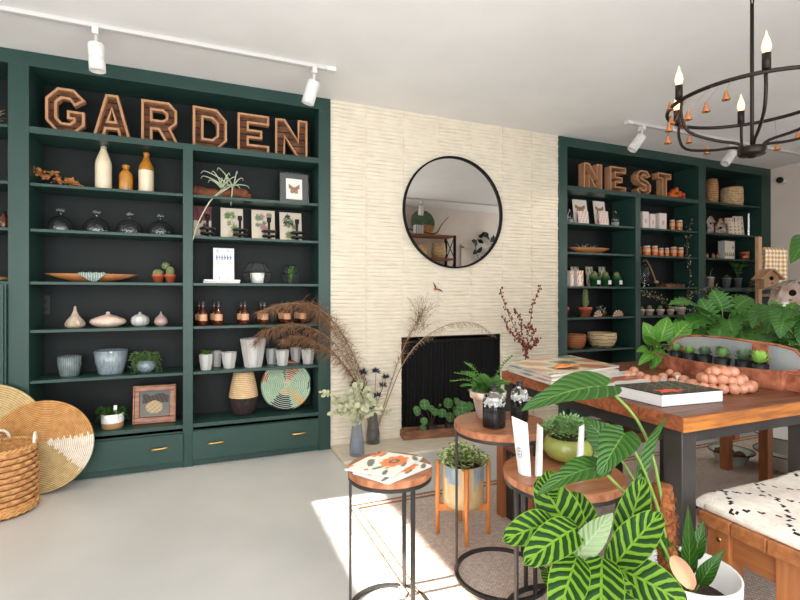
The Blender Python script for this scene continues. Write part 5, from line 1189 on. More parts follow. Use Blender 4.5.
for k in range(6):
    a = radians(best[1]+60*k); c, s_ = cos(a), sin(a); rr = CR
    p_ = [(c*.03,s_*.03,HZ+.008),(c*.06,s_*.06,HZ+.03),(c*rr*.5,s_*rr*.5,HZ+.042),(c*rr*.86,s_*rr*.86,HZ+.075),(c*(rr-.01),s_*(rr-.01),dz-.06),(c*(rr-.012),s_*(rr-.012),dz+.01)]
    MB().tube(spline(p_, 20), .006, 7).build('arm', M['bronze'], t)
    cd = MB().lathe([(0,0),(.0135,0),(.0135,.055),(.0,.055)], 14, (c*rr,s_*rr,dz+.008)).build('candle_sleeve', M['bronze'], t)
    MB().lathe([(.007,0),(.013,.014),(.0145,.026),(.010,.046),(.004,.062),(.001,.078),(0,.08)], 16, (c*rr,s_*rr,dz+.062)).build('bulb', M['bulb'], cd)
bells = [(706,107,'near'),(688,115,'near'),(684,124,'far'),(671,120,'far'),(669,127,'near'),(668,139,'near'),(689,139,'far'),(707,150,'far'),(777,146,'far'),(798,135,'far'),(670,106,'far'),(726,95,'near')]
sn = MB(); lastp = None; base = Vector((cc.x, cc.y, CZ))
where = ['right of the left candles, upper one','just right of the left candles','below the inner left candle','left of the inner left candle','hanging at the ring edge, middle of three','hanging lowest at the far left of the ring','under the left arm','lowest, left of the hub','right of the hub','at the right edge of the photo','beside the left candle bulb','under the near side of the ring']
bellproto = None
for k, (u, v, sd) in enumerate(bells):
    tt = 1.9+(-.24 if sd == 'near' else .2)*(1 if 680 < u < 780 else .3); p = P(u, v, tt)
    if bellproto is None:
        bellproto = thing('copper_bell', '', 'bell', p, 0, 'copper bells on the chandelier')
        MB().lathe([(0,.02),(.004,.02),(.006,.012),(.012,-.008),(.0165,-.018),(.017,-.022),(.014,-.02),(.0,-.008)], 14).build('cone', M['copper'], bellproto)
        MB().ball((0,0,-.02), .004, 8, 5).build('clapper', M['bronze'], bellproto); b_ = bellproto
    else:
        b_ = dup(bellproto, p)
        for c_ in list(b_.children):
            if c_.name.startswith('thread'): bpy.data.objects.remove(c_)
    b_.scale = (.8,.8,.8); b_['label'] = 'small copper cone bell '+where[k]
    d = Vector((p.x-cc.x, p.y-cc.y, 0)); d = d.normalized() if d.length > .01 else Vector((1,0,0)); top = base+d*CR
    MB().tube([(0,0,.02), (top-p)/(1 if k == 0 else .8)], .0008, 3).build('thread', M['copper'], b_)

# ------------------------------------------------------------------ rug
mb = MB(); x0, x1, y0, y1 = .72, 4.7, -3.3, -1.04; vs = []; fs = []
mb.slab(x0, x1, y0, y1, 0, .009); 
t = thing('jute_rug', 'large natural woven jute rug under the tables', 'rug', (x0, y0, .0)); mb.v = [v-Vector((x0,y0,0)) for v in mb.v]; mb.build('rug_field', M['jute'], t, smooth=False)
mb = MB()
for off in (.012, .055): mb.tube([(off,off,.009),(x1-x0-off,off,.009),(x1-x0-off,y1-y0-off,.009),(off,y1-y0-off,.009)], .007, 6, closed=True)
mb.build('braided_border', M['jute_border'], t)
ZR = .009

# ------------------------------------------------------------------ round nesting tables
RT = Vector((CA, -SA, 0)); FW = Vector((SA, CA, 0))
def round_table(label, u, fwd, Rr, ztop, zf, legs, lift=0):
    c = P(u, 300, fwd); t = thing('round_side_table', label, 'side table', (c.x, c.y, zf), 0, 'round side tables'); h = ztop-zf; th = .03
    MB().lathe([(0,h-th),(Rr-.004,h-th),(Rr,h-th+.004),(Rr,h-.004),(Rr-.004,h),(0,h)], 56, mi=[1,1,1,0,0]).build('table_top', (M['wood_round'], M['wood_edge']), t, smooth=False)
    mb = MB(); 
    def ring(z, n=56): return [(Rr*.975*cos(2*pi*i/n), Rr*.975*sin(2*pi*i/n), z) for i in range(n)]
    q = Rr*.97; 
    MB().lathe([(q+.004,h-th-.012),(q+.004,h-th),(q-.012,h-th),(q-.012,h-th-.012),(q+.004,h-th-.012)], 56).build('rim_band', M['steel'], t, smooth=False)
    MB().lathe([(q+.004,lift),(q+.004,lift+.012),(q-.012,lift+.012),(q-.012,lift),(q+.004,lift)], 56).build('base_ring', M['steel'], t, smooth=False)
    for (r_, f_) in legs:
        d = (RT*r_+FW*f_).normalized()*(q-.004); mb = MB(); a = math.atan2(d.y, d.x)
        mb.box((0,0,(h-th+lift)/2), (.010,.016,h-th-lift)); mb.v = [Matrix.Rotation(a, 3, 'Z') @ v + d for v in mb.v]; mb.build('leg', M['steel'], t, smooth=False, bevel=.002)
    return t, c
rt1, c1 = round_table('small round side table holding the flower magazines', 390, 1.78, .157, .546, 0, ((-.157,0),(.057,.145),(.087,-.13)))
rt2, c2 = round_table('tallest round side table holding the fern and black stone bottles', 501, 2.0, .197, .65, ZR, ((-.195,0),(.10,-.16),(.13,.14)))
rt3, c3 = round_table('lower round side table holding the green bowl and white packets', 562.5, 1.69, .206, .56, ZR, ((-.177,-.07),(-.08,.17),(.178,0)), .013)

# magazines with poppies
def poppy(flip=0):
    def f(u, v):
        for (a, b, r) in ((.62,.38,.29),(.88,.98,.22),(.1,1.1,.2)):
            d = sqrt((u-a)**2+((v-b)*1.25)**2); w_ = r*(1+.1*sin(9*math.atan2(v-b, u-a)))
            if d < w_*.18: return (200,140,70)
            if d < w_*.4: return (92,38,30)
            if d < w_: return (232,92+int(34*(d/w_)),10)
        for (a, b, r, an) in ((.42,.75,.2,.6),(.25,.45,.14,-.5),(.55,.12,.12,.3),(.88,.1,.14,.8),(.1,.2,.12,.4),(.85,.8,.12,0)):
            x = (u-a)*cos(an)+(v-b)*sin(an); y = -(u-a)*sin(an)+(v-b)*cos(an)
            if (x/r)**2+(y/(r*.34))**2 < 1+.2*sin(x*60): return (88,100,76)
        for (a, b) in ((.3,.3),(.1,.6),(.5,.55)):
            if (u-a)**2+(v-b)**2 < .002: return (196,150,70)
        return (238,234,222)
    return f
def flat_book(name, label, cat, corners, z, th, fn, gp=None, cover_m='print_gloss', nx=60, lip=None, group=None, spine=True):
    "corners (4 world x,y points, print origin first, going round) lie on height z"
    A, B, C, D = [Vector((q.x, q.y, 0)) for q in corners]; ctr = (A+B+C+D)/4; t = thing(name, label, cat, (ctr.x, ctr.y, z), 0, group)
    X1 = (B-A); Y1_ = (D-A); mb = MB(); mb.col = []; vs = []
    for j in range(nx+1):
        for i in range(nx+1): u, v = i/nx, j/nx; q = A+X1*u+Y1_*v-ctr; vs.append((q.x, q.y, th)); mb.col.append(lin(fn(u, v)))
    mb.add(vs, [(j*(nx+1)+i, j*(nx+1)+i+1, (j+1)*(nx+1)+i+1, (j+1)*(nx+1)+i) for j in range(nx) for i in range(nx)]); mb.build('cover', M[cover_m], t, smooth=False)
    k = .985; c_ = [A, B, A+X1+Y1_, D]; vs = [((q-ctr)*k+Vector((0,0,zz))) for zz in (.001, th-.0008) for q in c_]
    MB().add(vs, [(3,2,1,0),(4,5,6,7),(0,1,5,4),(1,2,6,5),(2,3,7,6),(3,0,4,7)]).build('pages', M['pages'], t, smooth=False)
    if lip:
        vs = [((q-ctr)+Vector((0,0,zz))) for zz in (0, .002) for q in c_]; MB().add(vs, [(3,2,1,0),(4,5,6,7),(0,1,5,4),(1,2,6,5),(2,3,7,6),(3,0,4,7)]).build('back_cover', M[lip], t, smooth=False)
        vs = [((q-ctr)*1.0+Vector((0,0,zz))) for zz in (th-.003, th-.0005) for q in c_]; MB().add(vs, [(3,2,1,0),(4,5,6,7),(0,1,5,4),(1,2,6,5),(2,3,7,6),(3,0,4,7)]).build('front_board', M[lip], t, smooth=False)
    return t
zt = .546
def quad(z, a, b, d): A, B, D = G(*a, z), G(*b, z), G(*d, z); return [A, B, B+D-A, D]
flat_book('magazine', 'flower magazine lying underneath, orange poppy at its right corner', 'magazine', quad(zt+.008, (388,483), (432,465), (352,472)), zt, .008, poppy(), group='poppy magazines')
flat_book('magazine', 'flower magazine with big orange poppies lying on top of the other', 'magazine', quad(zt+.017, (391,476), (423,457), (344,468.5)), zt+.009, .008, poppy(), group='poppy magazines')

# fern in a whitewashed pot
def stand_at(u, v, z): return G(u, v, z)
p = G(488, 417, .65); mb = MB(); rc = MB()
for k in range(34):
    a = k*2.4+R(-.2,.2); L = R(.10,.17); up = R(.6,2.2); d = Vector((cos(a), sin(a), up)).normalized(); o = Vector((0,0,.1)); pts = [o+d*L*q+Vector((0,0,-.07*q*q)) for q in [i/12 for i in range(13)]]; rc.tube(pts, .0012, 3)
    sd = Vector((-sin(a), cos(a), 0))
    for i, q in enumerate(pts[2:]):
        w_ = .03*sin(pi*min(1,(i+2)/13)**.7)+.004
        for s_ in (-1,1): mb.leaf(q, q+sd*s_*w_*.9+d*.010, (0,-.3,1), .012, .05, .1, 'lance', 3, cols=1)
for (u, v) in ((452,381),(456,373),(463,372),(511,357),(466,363)):
    e = P(u, v, 2.05)-p; o = Vector((0,0,.1)); pts = spline([o, o+(e-o)*.5+Vector((0,0,.03)), e], 12); rc.tube(pts, .0012, 3); d = (e-o).normalized(); sd = d.cross(Vector((0,.6,1))).normalized()
    for i, q in enumerate(pts[2:]):
        for s_ in (-1,1): mb.leaf(q, q+sd*s_*.024*(1.1-i/12)+d*.01, (0,-.5,1), .012, .05, .1, 'lance', 3, cols=1)
pot_plant('potted_fern', 'green fern in a whitewashed terracotta pot on the tallest round table', 'potted plant', p, .155, .115, 'terrawhite', [('fronds', mb, 'leaf_fern'), ('stalks', rc, 'stem')], prof=[(0,0),(.048,0),(.066,.085),(.078,.088),(.08,.115),(.07,.115),(.066,.1),(0,.1)])
def stone_bottle(label, u, v, w_, h, fwd_scale=1):
    p = G(u, v, .65); t = thing('stone_bottle', label, 'bottle', p, .35, 'bottles of black stones'); r = w_/2
    sq = lambda a, i: 1/max(abs(cos(a)), abs(sin(a)))**.55
    MB().lathe([(0,0),(r*.86,0),(r*.92,.006),(r*.92,h*.66),(r*.8,h*.78),(r*.36,h*.86),(r*.3,h*.9),(0,h*.9)], 36, rf=lambda a, i: sq(a,i) if i < 5 else 1).build('bottle', M['glass_thin'], t)
    MB().lathe([(0,.006),(r*.84,.006),(r*.85,h*.5),(0,h*.52)], 36, rf=lambda a, i: sq(a,i)).build('black_stones', M['charcoal'], t)
    mb = MB()
    for k in range(50): a = R(0, 2*pi); q = r*.84*sqrt(R(.3,1)); mb.ball((q*cos(a)*sq(a,0)*.92, q*sin(a)*sq(a,0)*.92, h*.52+R(0,.016)), .0055, 6, 4)
    mb.build('white_pebbles', M['pebble'], t)
    MB().lathe([(r*.38,h*.88),(r*.38,h),(0,h)], 20).build('cap', M['plastic_black'], t)
stone_bottle('square glass bottle of black stones and white pebbles beside the fern', 494, 427, .086, .165); stone_bottle('narrower glass bottle of black stones behind the tall white packet', 519.5, 421, .07, .168)
# white packets
def packet(label, pts, z, d=.03, lbl=False, m='whitepaper'):
    "pts: base-left, base-right, top-right, top-left as (u, v); the base lies on z"
    A = G(*pts[0], z); B = G(*pts[1], z); fa = (A-Vector((0,CY,0))).dot(FW); 
    def up(base, q):                                          # point above the base at the pixel height of q
        f = (base-Vector((0,CY,0))).dot(FW); return P(q[0], q[1], f+.01)
    C = up(B, pts[2]); D = up(A, pts[3]); ctr = (A+B)/2; n_ = (B-A).cross(Vector((0,0,1))).normalized()*-d/2
    t = thing('white_packet', label, 'packet', (ctr.x, ctr.y, z), 0, 'white paper packets')
    mb = MB(); V = []
    for (P0, P1, th, f) in ((A, B, 1.0, 0), (A+(D-A)*.35, B+(C-B)*.35, 1.15, 0), (A+(D-A)*.8, B+(C-B)*.8, .5, 0), (D, C, .06, 0)):
        for s_ in (-1, 1):
            for q in range(5):
                x = P0+(P1-P0)*q/4; bul = sin(pi*q/4)*.9+.1; V.append(x+n_*s_*th*bul-ctr)
    fs = []
    V = [Vector((v.x, v.y, v.z-z+ctr.z)) if False else v for v in V]
    for i in range(3):
        for s_ in range(2):
            for q in range(4): a = i*10+s_*5+q; fs.append((a, a+1, a+11, a+10))
        fs.append((i*10, i*10+5, i*10+15, i*10+10)); fs.append((i*10+4, i*10+9, i*10+19, i*10+14))
    fs.append((0,1,2,3,4,9,8,7,6,5)); fs.append((30,31,32,33,34,39,38,37,36,35))
    mb.add(V, fs); mb.build('paper_pouch', M[m], t)
    if lbl:
        mb = MB(); c = (A+B)/2+((D-A)+(C-B))/2*.42-ctr-n_*1.25*(1 if n_.dot(FW) > 0 else -1); ux = (B-A).normalized(); uz = (D-A).normalized(); 
        mb.tube([c+ux*.010*cos(a)+uz*.018*sin(a) for a in [2*pi*i/24 for i in range(24)]], .0006, 3, closed=True)
        for k in (-2,-1,0,1,2): mb.tube([c+ux*-.005+uz*.005*k, c+ux*.005+uz*(.005*k+.003*(-1)**k)], .0006, 3)
        mb.build('printed_emblem', M['black'], t)
        h_ = (D+C)/2-ctr-(uz*.012)-n_*.25; MB().lathe([(0,0),(.002,0)], 10, T=Matrix.Translation(h_) @ Matrix.Rotation(pi/2, 4, 'X')).build('hang_hole', M['black'], t)
packet('tall white paper packet with a small printed emblem, leftmost of three', [(518.5,472),(531,476.5),(527.5,423),(511.5,416)], .56, .028, True)
packet('thin white packet seen edge-on between the tall packet and the green bowl', [(535,474),(542,478),(543,428),(537,423)], .56, .02)
packet('narrow greyish-white packet standing in front of the green bowl', [(575.5,474),(583,471),(584.5,424),(579,427)], .56, .016)
# green bowl with trailing plant
p = G(568, 459, .56); w_ = .19; h_ = .088; mb = MB(); tuft(mb, (0,0,h_*.8), .098, .105, 1100, .010, L=.017, droop=.5)
for k in range(26):
    a = R(-1.2,1.4); L = R(.06,.16); q0 = Vector((cos(a)*w_*.42, sin(a)*w_*.42, h_)); pts = [q0+Vector((cos(a)*.03*sqrt(q), sin(a)*.03*sqrt(q), -L*q*q*.75)) for q in [i/10 for i in range(11)]]; mb.tube(pts, .001, 3)
    for q in pts:
        for j in range(4): d = Vector((R(-1,1),R(-1,1),R(-1,1)))*.009; mb.leaf(q, q+d, (0,0,1), .006, 0, .1, 'ovate', 2, cols=1)
pot_plant('trailing_plant', 'bushy fine-leaved trailing plant in a round apple-green bowl', 'potted plant', p, w_, h_, 'apple', [('foliage', mb, 'succulent')], prof=[(0,0),(w_*.3,0),(w_*.44,h_*.2),(w_*.5,h_*.5),(w_*.46,h_*.85),(w_*.4,h_),(w_*.36,h_),(w_*.4,h_*.8),(0,h_*.8)], n=40)

# ------------------------------------------------------------------ stand planters
def planter(label, c, zf, Rr, leg_h, pot_z, pot_h, pot_r, potm, rot, pot2=None, lr=.0115, grp=None):
    t = thing('plant_stand', label, 'plant stand', (c.x, c.y, zf), rot, grp)
    for k in range(4):
        a = k*pi/2; x, y = Rr*cos(a), Rr*sin(a)
        MB().tube([(x,y,0),(x,y,leg_h*.5),(x,y,leg_h)], [lr*.8,lr,lr], 12).build('leg', M['wood_orange'], t)
    MB().slab(-Rr, Rr, -.009, .009, pot_z-.035, pot_z).build('cross_bar', M['wood_orange'], t, smooth=False); MB().slab(-.009, .009, -Rr, Rr, pot_z-.034, pot_z-.001).build('cross_bar', M['wood_orange'], t, smooth=False)
    return t
c = P(463, 300, 2.343); ra = math.atan2(-FW.y, -FW.x)
planter('orange-brown wooden plant stand with four peg legs on the rug', c, ZR, .125, .36, .15, .2, .097, None, ra)
t = thing('drip_glaze_pot', 'tan pot with blue drip glaze and a variegated plant, held in the wooden stand', 'potted plant', (c.x, c.y, ZR+.151)); rp = .101
def dripf(a, i): return 1
mb = MB(); vs = []; fs = []; ms = []; n = 56; lev = [0,.01,.05,.09,.12,.14,.16,.175,.19,.2]
for z in lev:
    for j in range(n): a = 2*pi*j/n; q = rp*(.9 if z == 0 else 1); vs.append((q*cos(a), q*sin(a), z))
for i in range(len(lev)-1):
    for j in range(n):
        dl = .155-.035*abs(sin(j*.56))-.02*abs(sin(j*1.3)); fs.append((i*n+j, i*n+(j+1) % n, (i+1)*n+(j+1) % n, (i+1)*n+j)); ms.append(1 if lev[i] >= dl-.012 and sin(j*.45) > -.35 else 0)
fs.append(tuple(range(n-1,-1,-1))); ms.append(0); mb.add(vs, fs, ms); mb.lathe([(rp,.2),(rp*.92,.2),(rp*.9,.17),(0,.17)], n, mi=0); mb.build('pot', (M['pottan'], M['potblue']), t)
MB().lathe([(0,.175),(rp*.9,.175)], 20).build('soil', M['soil'], t); mb = MB()
for k in range(130):
    a = R(0, 2*pi); q = sqrt(R(0,1)); b = Vector((cos(a)*q*.085, sin(a)*q*.085, .18+R(.02,.1)*(1.1-q*.7))); d = Vector((cos(a)*(.3+q), sin(a)*(.3+q), R(.1,.7))).normalized(); mb.leaf(b, b+d*R(.04,.06), (R(-.3,.3),R(-.8,0),1), R(.026,.036), .12, .15, 'ovate', 5, cols=1)
mb.build('foliage', M['leaf_var'], t)
MB().leaf((.1,-.03,.2), (.15,-.05,.205), (0,0,1), .012, .1, .1, 'lance', 5).build('plant_tag', M['tag'], t)

# ------------------------------------------------------------------ big reclaimed table
TX0, TX1, TY0, TY1, TZ = 1.46, 2.70, -2.5, -1.46, .78
t = thing('display_table', 'large reclaimed wood display table on a dark steel frame', 'table', ((TX0+TX1)/2, (TY0+TY1)/2, ZR)); hx, hy, hz = (TX1-TX0)/2, (TY1-TY0)/2, TZ-ZR; TT = .052
nb = 6; top_i = []
mb = MB(); vs = []; fs = []; ms = []
for k in range(nb):
    a = -hy+2*hy*k/nb; b = -hy+2*hy*(k+1)/nb; o = len(mb.v); mb.box((0,(a+b)/2,hz-TT/2), (2*hx, b-a-.0015, TT), [0,0,0,0,1,1])
mb.build('table_top', (M['wood_table'], M['wood_end']), t, smooth=False, bevel=.003)
FE = mat('honey_edge_wood', (176,108,40), .5, (132,76,34), 5, (1.5,14,14), bump=.3, coat=.2)
MB().slab(-hx, hx, -hy-.004, -hy+.001, hz-TT, hz-.004).build('front_edge', FE, t, smooth=False, bevel=.001)
for sx_ in (-hx+.045, TX0*0+(2.205-(TX0+TX1)/2), hx-.045):
    for sy_ in (-1, 1):
        MB().slab(sx_-.035, sx_+.035, sy_*(hy-.045)-.035, sy_*(hy-.045)+.035, 0, hz-TT).build('leg', M['steel'], t, smooth=False, bevel=.003)
for sy_ in (-1, 1): MB().slab(-hx+.08, hx-.08, sy_*(hy-.045)-.025, sy_*(hy-.045)+.025, hz-TT-.045, hz-TT).build('apron', M['steel'], t, smooth=False)
for sx_ in (-1, 1): MB().slab(sx_*(hx-.045)-.025, sx_*(hx-.045)+.025, -hy+.08, hy-.08, hz-TT-.045, hz-TT).build('apron', M['steel'], t, smooth=False)

# wooden bench tucked under its far side
def bench(label, x0, x1, y0, y1, z, name='wooden_bench', legs=.065, m1='wood_bench', m2='wood_bench_x', zf=ZR, rail=.06, inset=.03, tt=.04):
    t = thing(name, label, 'bench', ((x0+x1)/2, (y0+y1)/2, zf)); a, b, h = (x1-x0)/2, (y1-y0)/2, z-zf; n = 3 if y1-y0 > .3 else 2
    mb = MB()
    for k in range(n): q0 = -b+2*b*k/n; mb.slab(-a, a, q0+.001, q0+2*b/n-.001, h-tt, h)
    mb.build('seat', M[m2], t, smooth=False, bevel=.004)
    for sx_ in (-1, 1):
        for sy_ in (-1, 1): cx_, cy_ = sx_*(a-inset-legs/2), sy_*(b-inset-legs/2); MB().slab(cx_-legs/2, cx_+legs/2, cy_-legs/2, cy_+legs/2, 0, h-tt).build('leg', M['wood_mid_z'] if name != 'wooden_bench' else M['wood_leg'], t, smooth=False, bevel=.003)
        cx_ = sx_*(a-inset-legs/2); MB().slab(cx_-.02, cx_+.02, -b+inset+legs, b-inset-legs, h-tt-rail-.01, h-tt).build('end_rail', M[m1], t, smooth=False, bevel=.002)
    for sy_ in (-1, 1): cy_ = sy_*(b-inset-legs/2); MB().slab(-a+inset+legs, a-inset-legs, cy_-.012, cy_+.012, h-tt-rail, h-tt).build('side_rail', M[m2], t, smooth=False, bevel=.002)
    return t
M['wood_leg'] = woodmat('acacia_leg_wood', (176,112,64), (146,88,48), 2, .45, 3); M['redwood'] = woodmat('dark_red_wood', (104,54,32), (126,70,42), 0, .5); M['redwood_y'] = woodmat('dark_red_wood_y', (104,54,32), (126,70,42), 1, .5)
bench('low dark red-brown wooden bench along the far side of the display table', 1.44, 3.29, -1.74, -1.43, .445, 'low_bench', .055, 'redwood_y', 'redwood', inset=.005, rail=.03, tt=.03)
# near bench with wool throw
bt = bench('honey-coloured wooden bench with a patterned throw beside the table', 1.565, 2.85, -2.80, -2.475, .445, 'wooden_bench', .075, tt=.042, rail=.085, inset=.02)
MB().lathe([(0,0),(.008,0),(.008,.004),(0,.004)], 12, T=Matrix.Translation((-.645+.022,.10,.36)) @ Matrix.Rotation(-pi/2, 4, 'Y')).build('brass_bolt', M['brass'], bt)
zb = .445; mb = MB(); mb.col = None; vs = []; fs = []; ms = []; NX, NY = 130, 70; bx0, bx1, by0, by1 = 1.588, 2.83, -2.785, -2.43
pathy = []
for j in range(NY+1):
    q = j/NY; s_ = q*.62
    if s_ < .315: pathy.append((by0+s_, zb+.042))
    elif s_ < .36: a = (s_-.315)/.045*pi/2; pathy.append((by0+.315+.028*sin(a), zb+.042-.03*(1-cos(a))))
    else: pathy.append((by0+.343, zb+.012-(s_-.36)))
def tuftpat(x, y):
    u = x*7.2; v = y*7.2; r = 0
    for (fu, fv, sgn) in ((u+v, u-v, 1), (u-v, u+v, -1)):
        k = round(fu/1.5)*1.5
        if abs(fu-k+.12*sin(fv*2)) < .055 and (fv*2.6) % 1 < .55: return 1
    return 0
def throw(t0=0, ht=.0):
    vs = []
    for i in range(NX+1):
        x = bx0+(bx1-bx0)*i/NX
        for j, (y, z) in enumerate(pathy):
            dx = 0; e = min(1, i/5); zz = z
            if z > zb+.02: zz = zb+.004+(z-zb-.004)*sqrt(1-(1-e)**2)+.003*sin(x*14+y*9)+.002*sin(y*37+x*5); 
            if j == 0: zz = zb+.004
            if 0 < j < 4: zz = min(zz, zb+.012+.009*j)
            vs.append((x-bx0, y-by0+.003*sin(x*21), zz-zb))
    return vs
vs = throw()
for i in range(NX):
    for j in range(NY): fs.append((i*(NY+1)+j, (i+1)*(NY+1)+j, (i+1)*(NY+1)+j+1, i*(NY+1)+j+1)); ms.append(tuftpat((i+.5)/NX*(bx1-bx0), (j+.5)/NY*.62))
t = thing('wool_throw', 'cream wool throw with black tufted zigzags folded over the bench', 'throw blanket', (bx0, by0, zb)); MB().add(vs, fs, ms).build('top_layer', (M['fabric'], M['fabric_black']), t)
MB().slab(-.004, bx1-bx0, .006, .30, .001, .02).build('folded_underlayer', M['fabric'], t, bevel=.005)

# ------------------------------------------------------------------ enamel basins on the rug
def basin(label, u, v, w_, h, m, z=ZR, name='enamel_basin', grp=None, fill=None):
    p = G(u, v, ZR); r = w_/2; t = thing(name, label, 'basin', (p.x, p.y, z), 0, grp)
    MB().lathe([(0,0),(r*.55,0),(r*.6,h*.08),(r*.85,h*.9),(r,h),(r,h+.004),(r*.84,h*.95),(r*.55,h*.12),(0,h*.08)], 44).build('bowl', M[m], t); MB().tube([(r*cos(2*pi*i/44), r*sin(2*pi*i/44), h+.002) for i in range(44)], .0035, 6, closed=True).build('dark_rim', M['blacksteel'], t)
    return t, p
t, p = basin('pale green enamel basin of pine cones on the rug under the table', 731, 463, .275, .088, 'enamel_green', grp='enamel basins')
for k, (dx, dy) in enumerate(((-.04,0),(.03,.03),(.03,-.04),(-.02,.06),(-.03,-.05))):
    mb = MB(); mb.ball((0,0,0), .03, 16, 10, (1,1,1.3), rf=lambda a, ph: 1+.14*sin(ph*11+a*2)); o = tag(mb.build('pine_cone', M['cone'], None, (p.x+dx, p.y+dy, ZR+.058), (1.2+k,k,0)), 'brown pine cone in the green enamel basin, %s' % ('leftmost','rightmost','nearest','farthest','behind the nearest')[k], 'pine cone', 'pine cones')
t, p = basin('large white enamel basin with a dark rim, lower of two, under the table', 790, 470, .40, .12, 'enamel_white', grp='enamel basins')
t, p2_ = basin('large white enamel basin stacked on top of the other under the table', 790, 470, .42, .12, 'enamel_white', ZR+.122, grp='enamel basins')
# ------------------------------------------------------------------ goods on the big table
def vintage(k):
    def f(u, v):
        a = sin(u*9+k*2+v*3)*sin(v*8+k+u*2); b = sin(u*23+v*11+k)
        if a > .55: return (206,120,84)
        if a > .2: return (150,140,98) if b > 0 else (196,176,130)
        if a < -.5: return (112,116,90)
        return (226,208,178)
    return f
for k in range(3):
    z = TZ+.0125*k; o = (.0,.6,-.4)[k]; flat_book('magazine', ('botanical magazine, bottom of the stack of three','botanical magazine, middle of the stack of three','botanical magazine with a faded plant cover, top of the stack of three')[k], 'magazine', quad(TZ+.0125*(k+1), (551+o,383-4.0*k), (620,372.5-3.2*k+o), (507.5+o,369-3.6*k)), z, .0122, vintage(k), nx=36, group='stack of botanical magazines')
def redmag(u, v):
    if .2 < v < .6 and sin(u*13)*.2+.4 > abs(v-.4)*2: return (206,70,56) if sin(u*40+v*9) > -.3 else (120,140,110)
    return (236,228,216)
flat_book('magazine', 'white magazine with red flowers between the magazine stack and the black book', 'magazine', quad(TZ+.02, (606,387), (668,378), (566,378)), TZ, .02, redmag, nx=36)
def blackbook(u, v):
    d = sqrt((u-.30)**2+((v-.24)*1.4)**2)
    if d < .17*(1+.35*sin(5*math.atan2(v-.24,u-.3)+2)): return (214,86,56)
    if u > .35 and v > .2 and sin(u*31+v*12)*sin(v*27-u*9) > .45: return (104,116,86)
    if sin(u*44)*sin(v*38) > .9: return (178,150,110)
    return (56,50,42)
flat_book('hardcover_book', 'thick black hardcover book with a red flower cover at the corner of the display table', 'book', quad(TZ+.046, (662,394.7), (723.5,389.7), (614.7,384.6)), TZ, .046, blackbook, cover_m='print', nx=50, lip='charcoal')
bb = G(627, 391, TZ+.02)
a = W(568, 355, -1.75); q = Vector((XW(568, -1.72), -1.72, TZ+.0385)); mb = MB(); mb.leaf((-.085,0,.004), (.09,.01,.004), (0,0,1), .06, .03, .25, 'lance', 12, cols=2, wav=.06)
single('wooden_leaf_dish', 'small orange-brown wooden leaf dish on top of the magazine stack', 'dish', mb, M['wood_orange'], q, .05, solid=.008)
# salt-pink bead garlands
def beads(label, pts, br, grp='pink bead garlands', tagat=None):
    o = pts[0]; t = thing('bead_garland', label, 'bead garland', o, 0, grp); proto = None
    for k, q in enumerate(pts):
        if proto is None: proto = MB().ball((0,0,0), br, 14, 9, (1,1,1.12), rf=lambda a, ph: 1+.04*cos(5*a+ph*3)).build('bead', M['rock'], t); c = proto
        else: c = proto.copy(); COL.objects.link(c); c.parent = t
        c.location = q-o+Vector((0,0,0)); c.rotation_euler = (R(0,3),R(0,3),R(0,3)); c.scale = (R(.85,1.12),)*3
    MB().tube([q-o for q in pts], .0015, 4).build('string', M['kraft'], t); return t
br = .021; pts = [G(u, v, TZ+br) for (u, v) in ((628,374),(634,371),(640,375),(647,379),(655,380),(663,377),(670,373),(677,376),(684,380),(690,384),(682,386),(672,383),(664,385.5),(656,385))]
beads('loose strand of pink beads lying behind the black book', pts, br*.95)
rnd = random.Random(4); pts = []
cen = G(722, 391.5, TZ)
for lay, (n, rr) in enumerate(((17, 1), (13, .72), (7, .4))):
    for k in range(n):
        a = 2*pi*k/n+lay; pts.append(cen+Vector((-.0,0,br+lay*.030))+RT*cos(a)*.115*rr+FW*sin(a)*.055*rr+Vector((0,0,rnd.uniform(-.002,.004))))
    if lay == 0:
        for k in range(6): pts.append(cen+RT*(-.07+.028*k)+Vector((0,0,br)))
beads('big heaped coil of pink beads in front of the rusty trough', pts, br*1.05)
q = G(686.5, 384, TZ); tag(MB().slab(-.017, .017, -.002, .002, 0, .034).build('price_tag', M['tag'], None, (q.x, q.y+.03, TZ+.0), (-.2,0,-.3), smooth=False), 'small blank white card standing behind the black book', 'price card')
# rusty trough with succulents
A = G(650, 366, TZ); B = G(781.5, 391, TZ); L = (B-A).length; ang = math.atan2(B.y-A.y, B.x-A.x)
t = thing('rusty_trough', 'long rusted metal trough with a tall curved grey back, on the display table', 'trough', (A.x, A.y, TZ), ang)
D = .125; mb = MB(); n = 24; vs = []; fs = []                    # bowed front board; local y>0 is away from the camera
for i in range(n+1):
    x = L*i/n; y = -.02*sin(pi*i/n); vs += [(x,y,.0),(x,y-.006,.082-.012*sin(pi*i/n)),(x,y+.004,.084-.012*sin(pi*i/n)),(x,y+.008,0)]
for i in range(n):
    for k in range(3): fs.append((i*4+k,(i+1)*4+k,(i+1)*4+k+1,i*4+k+1))
mb.add(vs, fs); mb.build('front_panel', M['rust'], t)
MB().slab(0, L, -.0, D, 0, .006).build('base', M['galv'], t, smooth=False)
out = [(0,0),(L,0),(L+.0,.13),(L-.03,.165),(L*.86,.178),(L*.5,.19),(L*.3,.188),(L*.16,.178),(L*.07,.15),(L*.02,.11),(0,.06)]
MB().prism([out], D-.004, D+.002).build('back_panel', M['galv'], t, smooth=False)
MB().tube([(p_[0],D-.003,p_[1]) for p_ in out[1:]], .006, 6).build('rusty_rim', M['rust'], t)
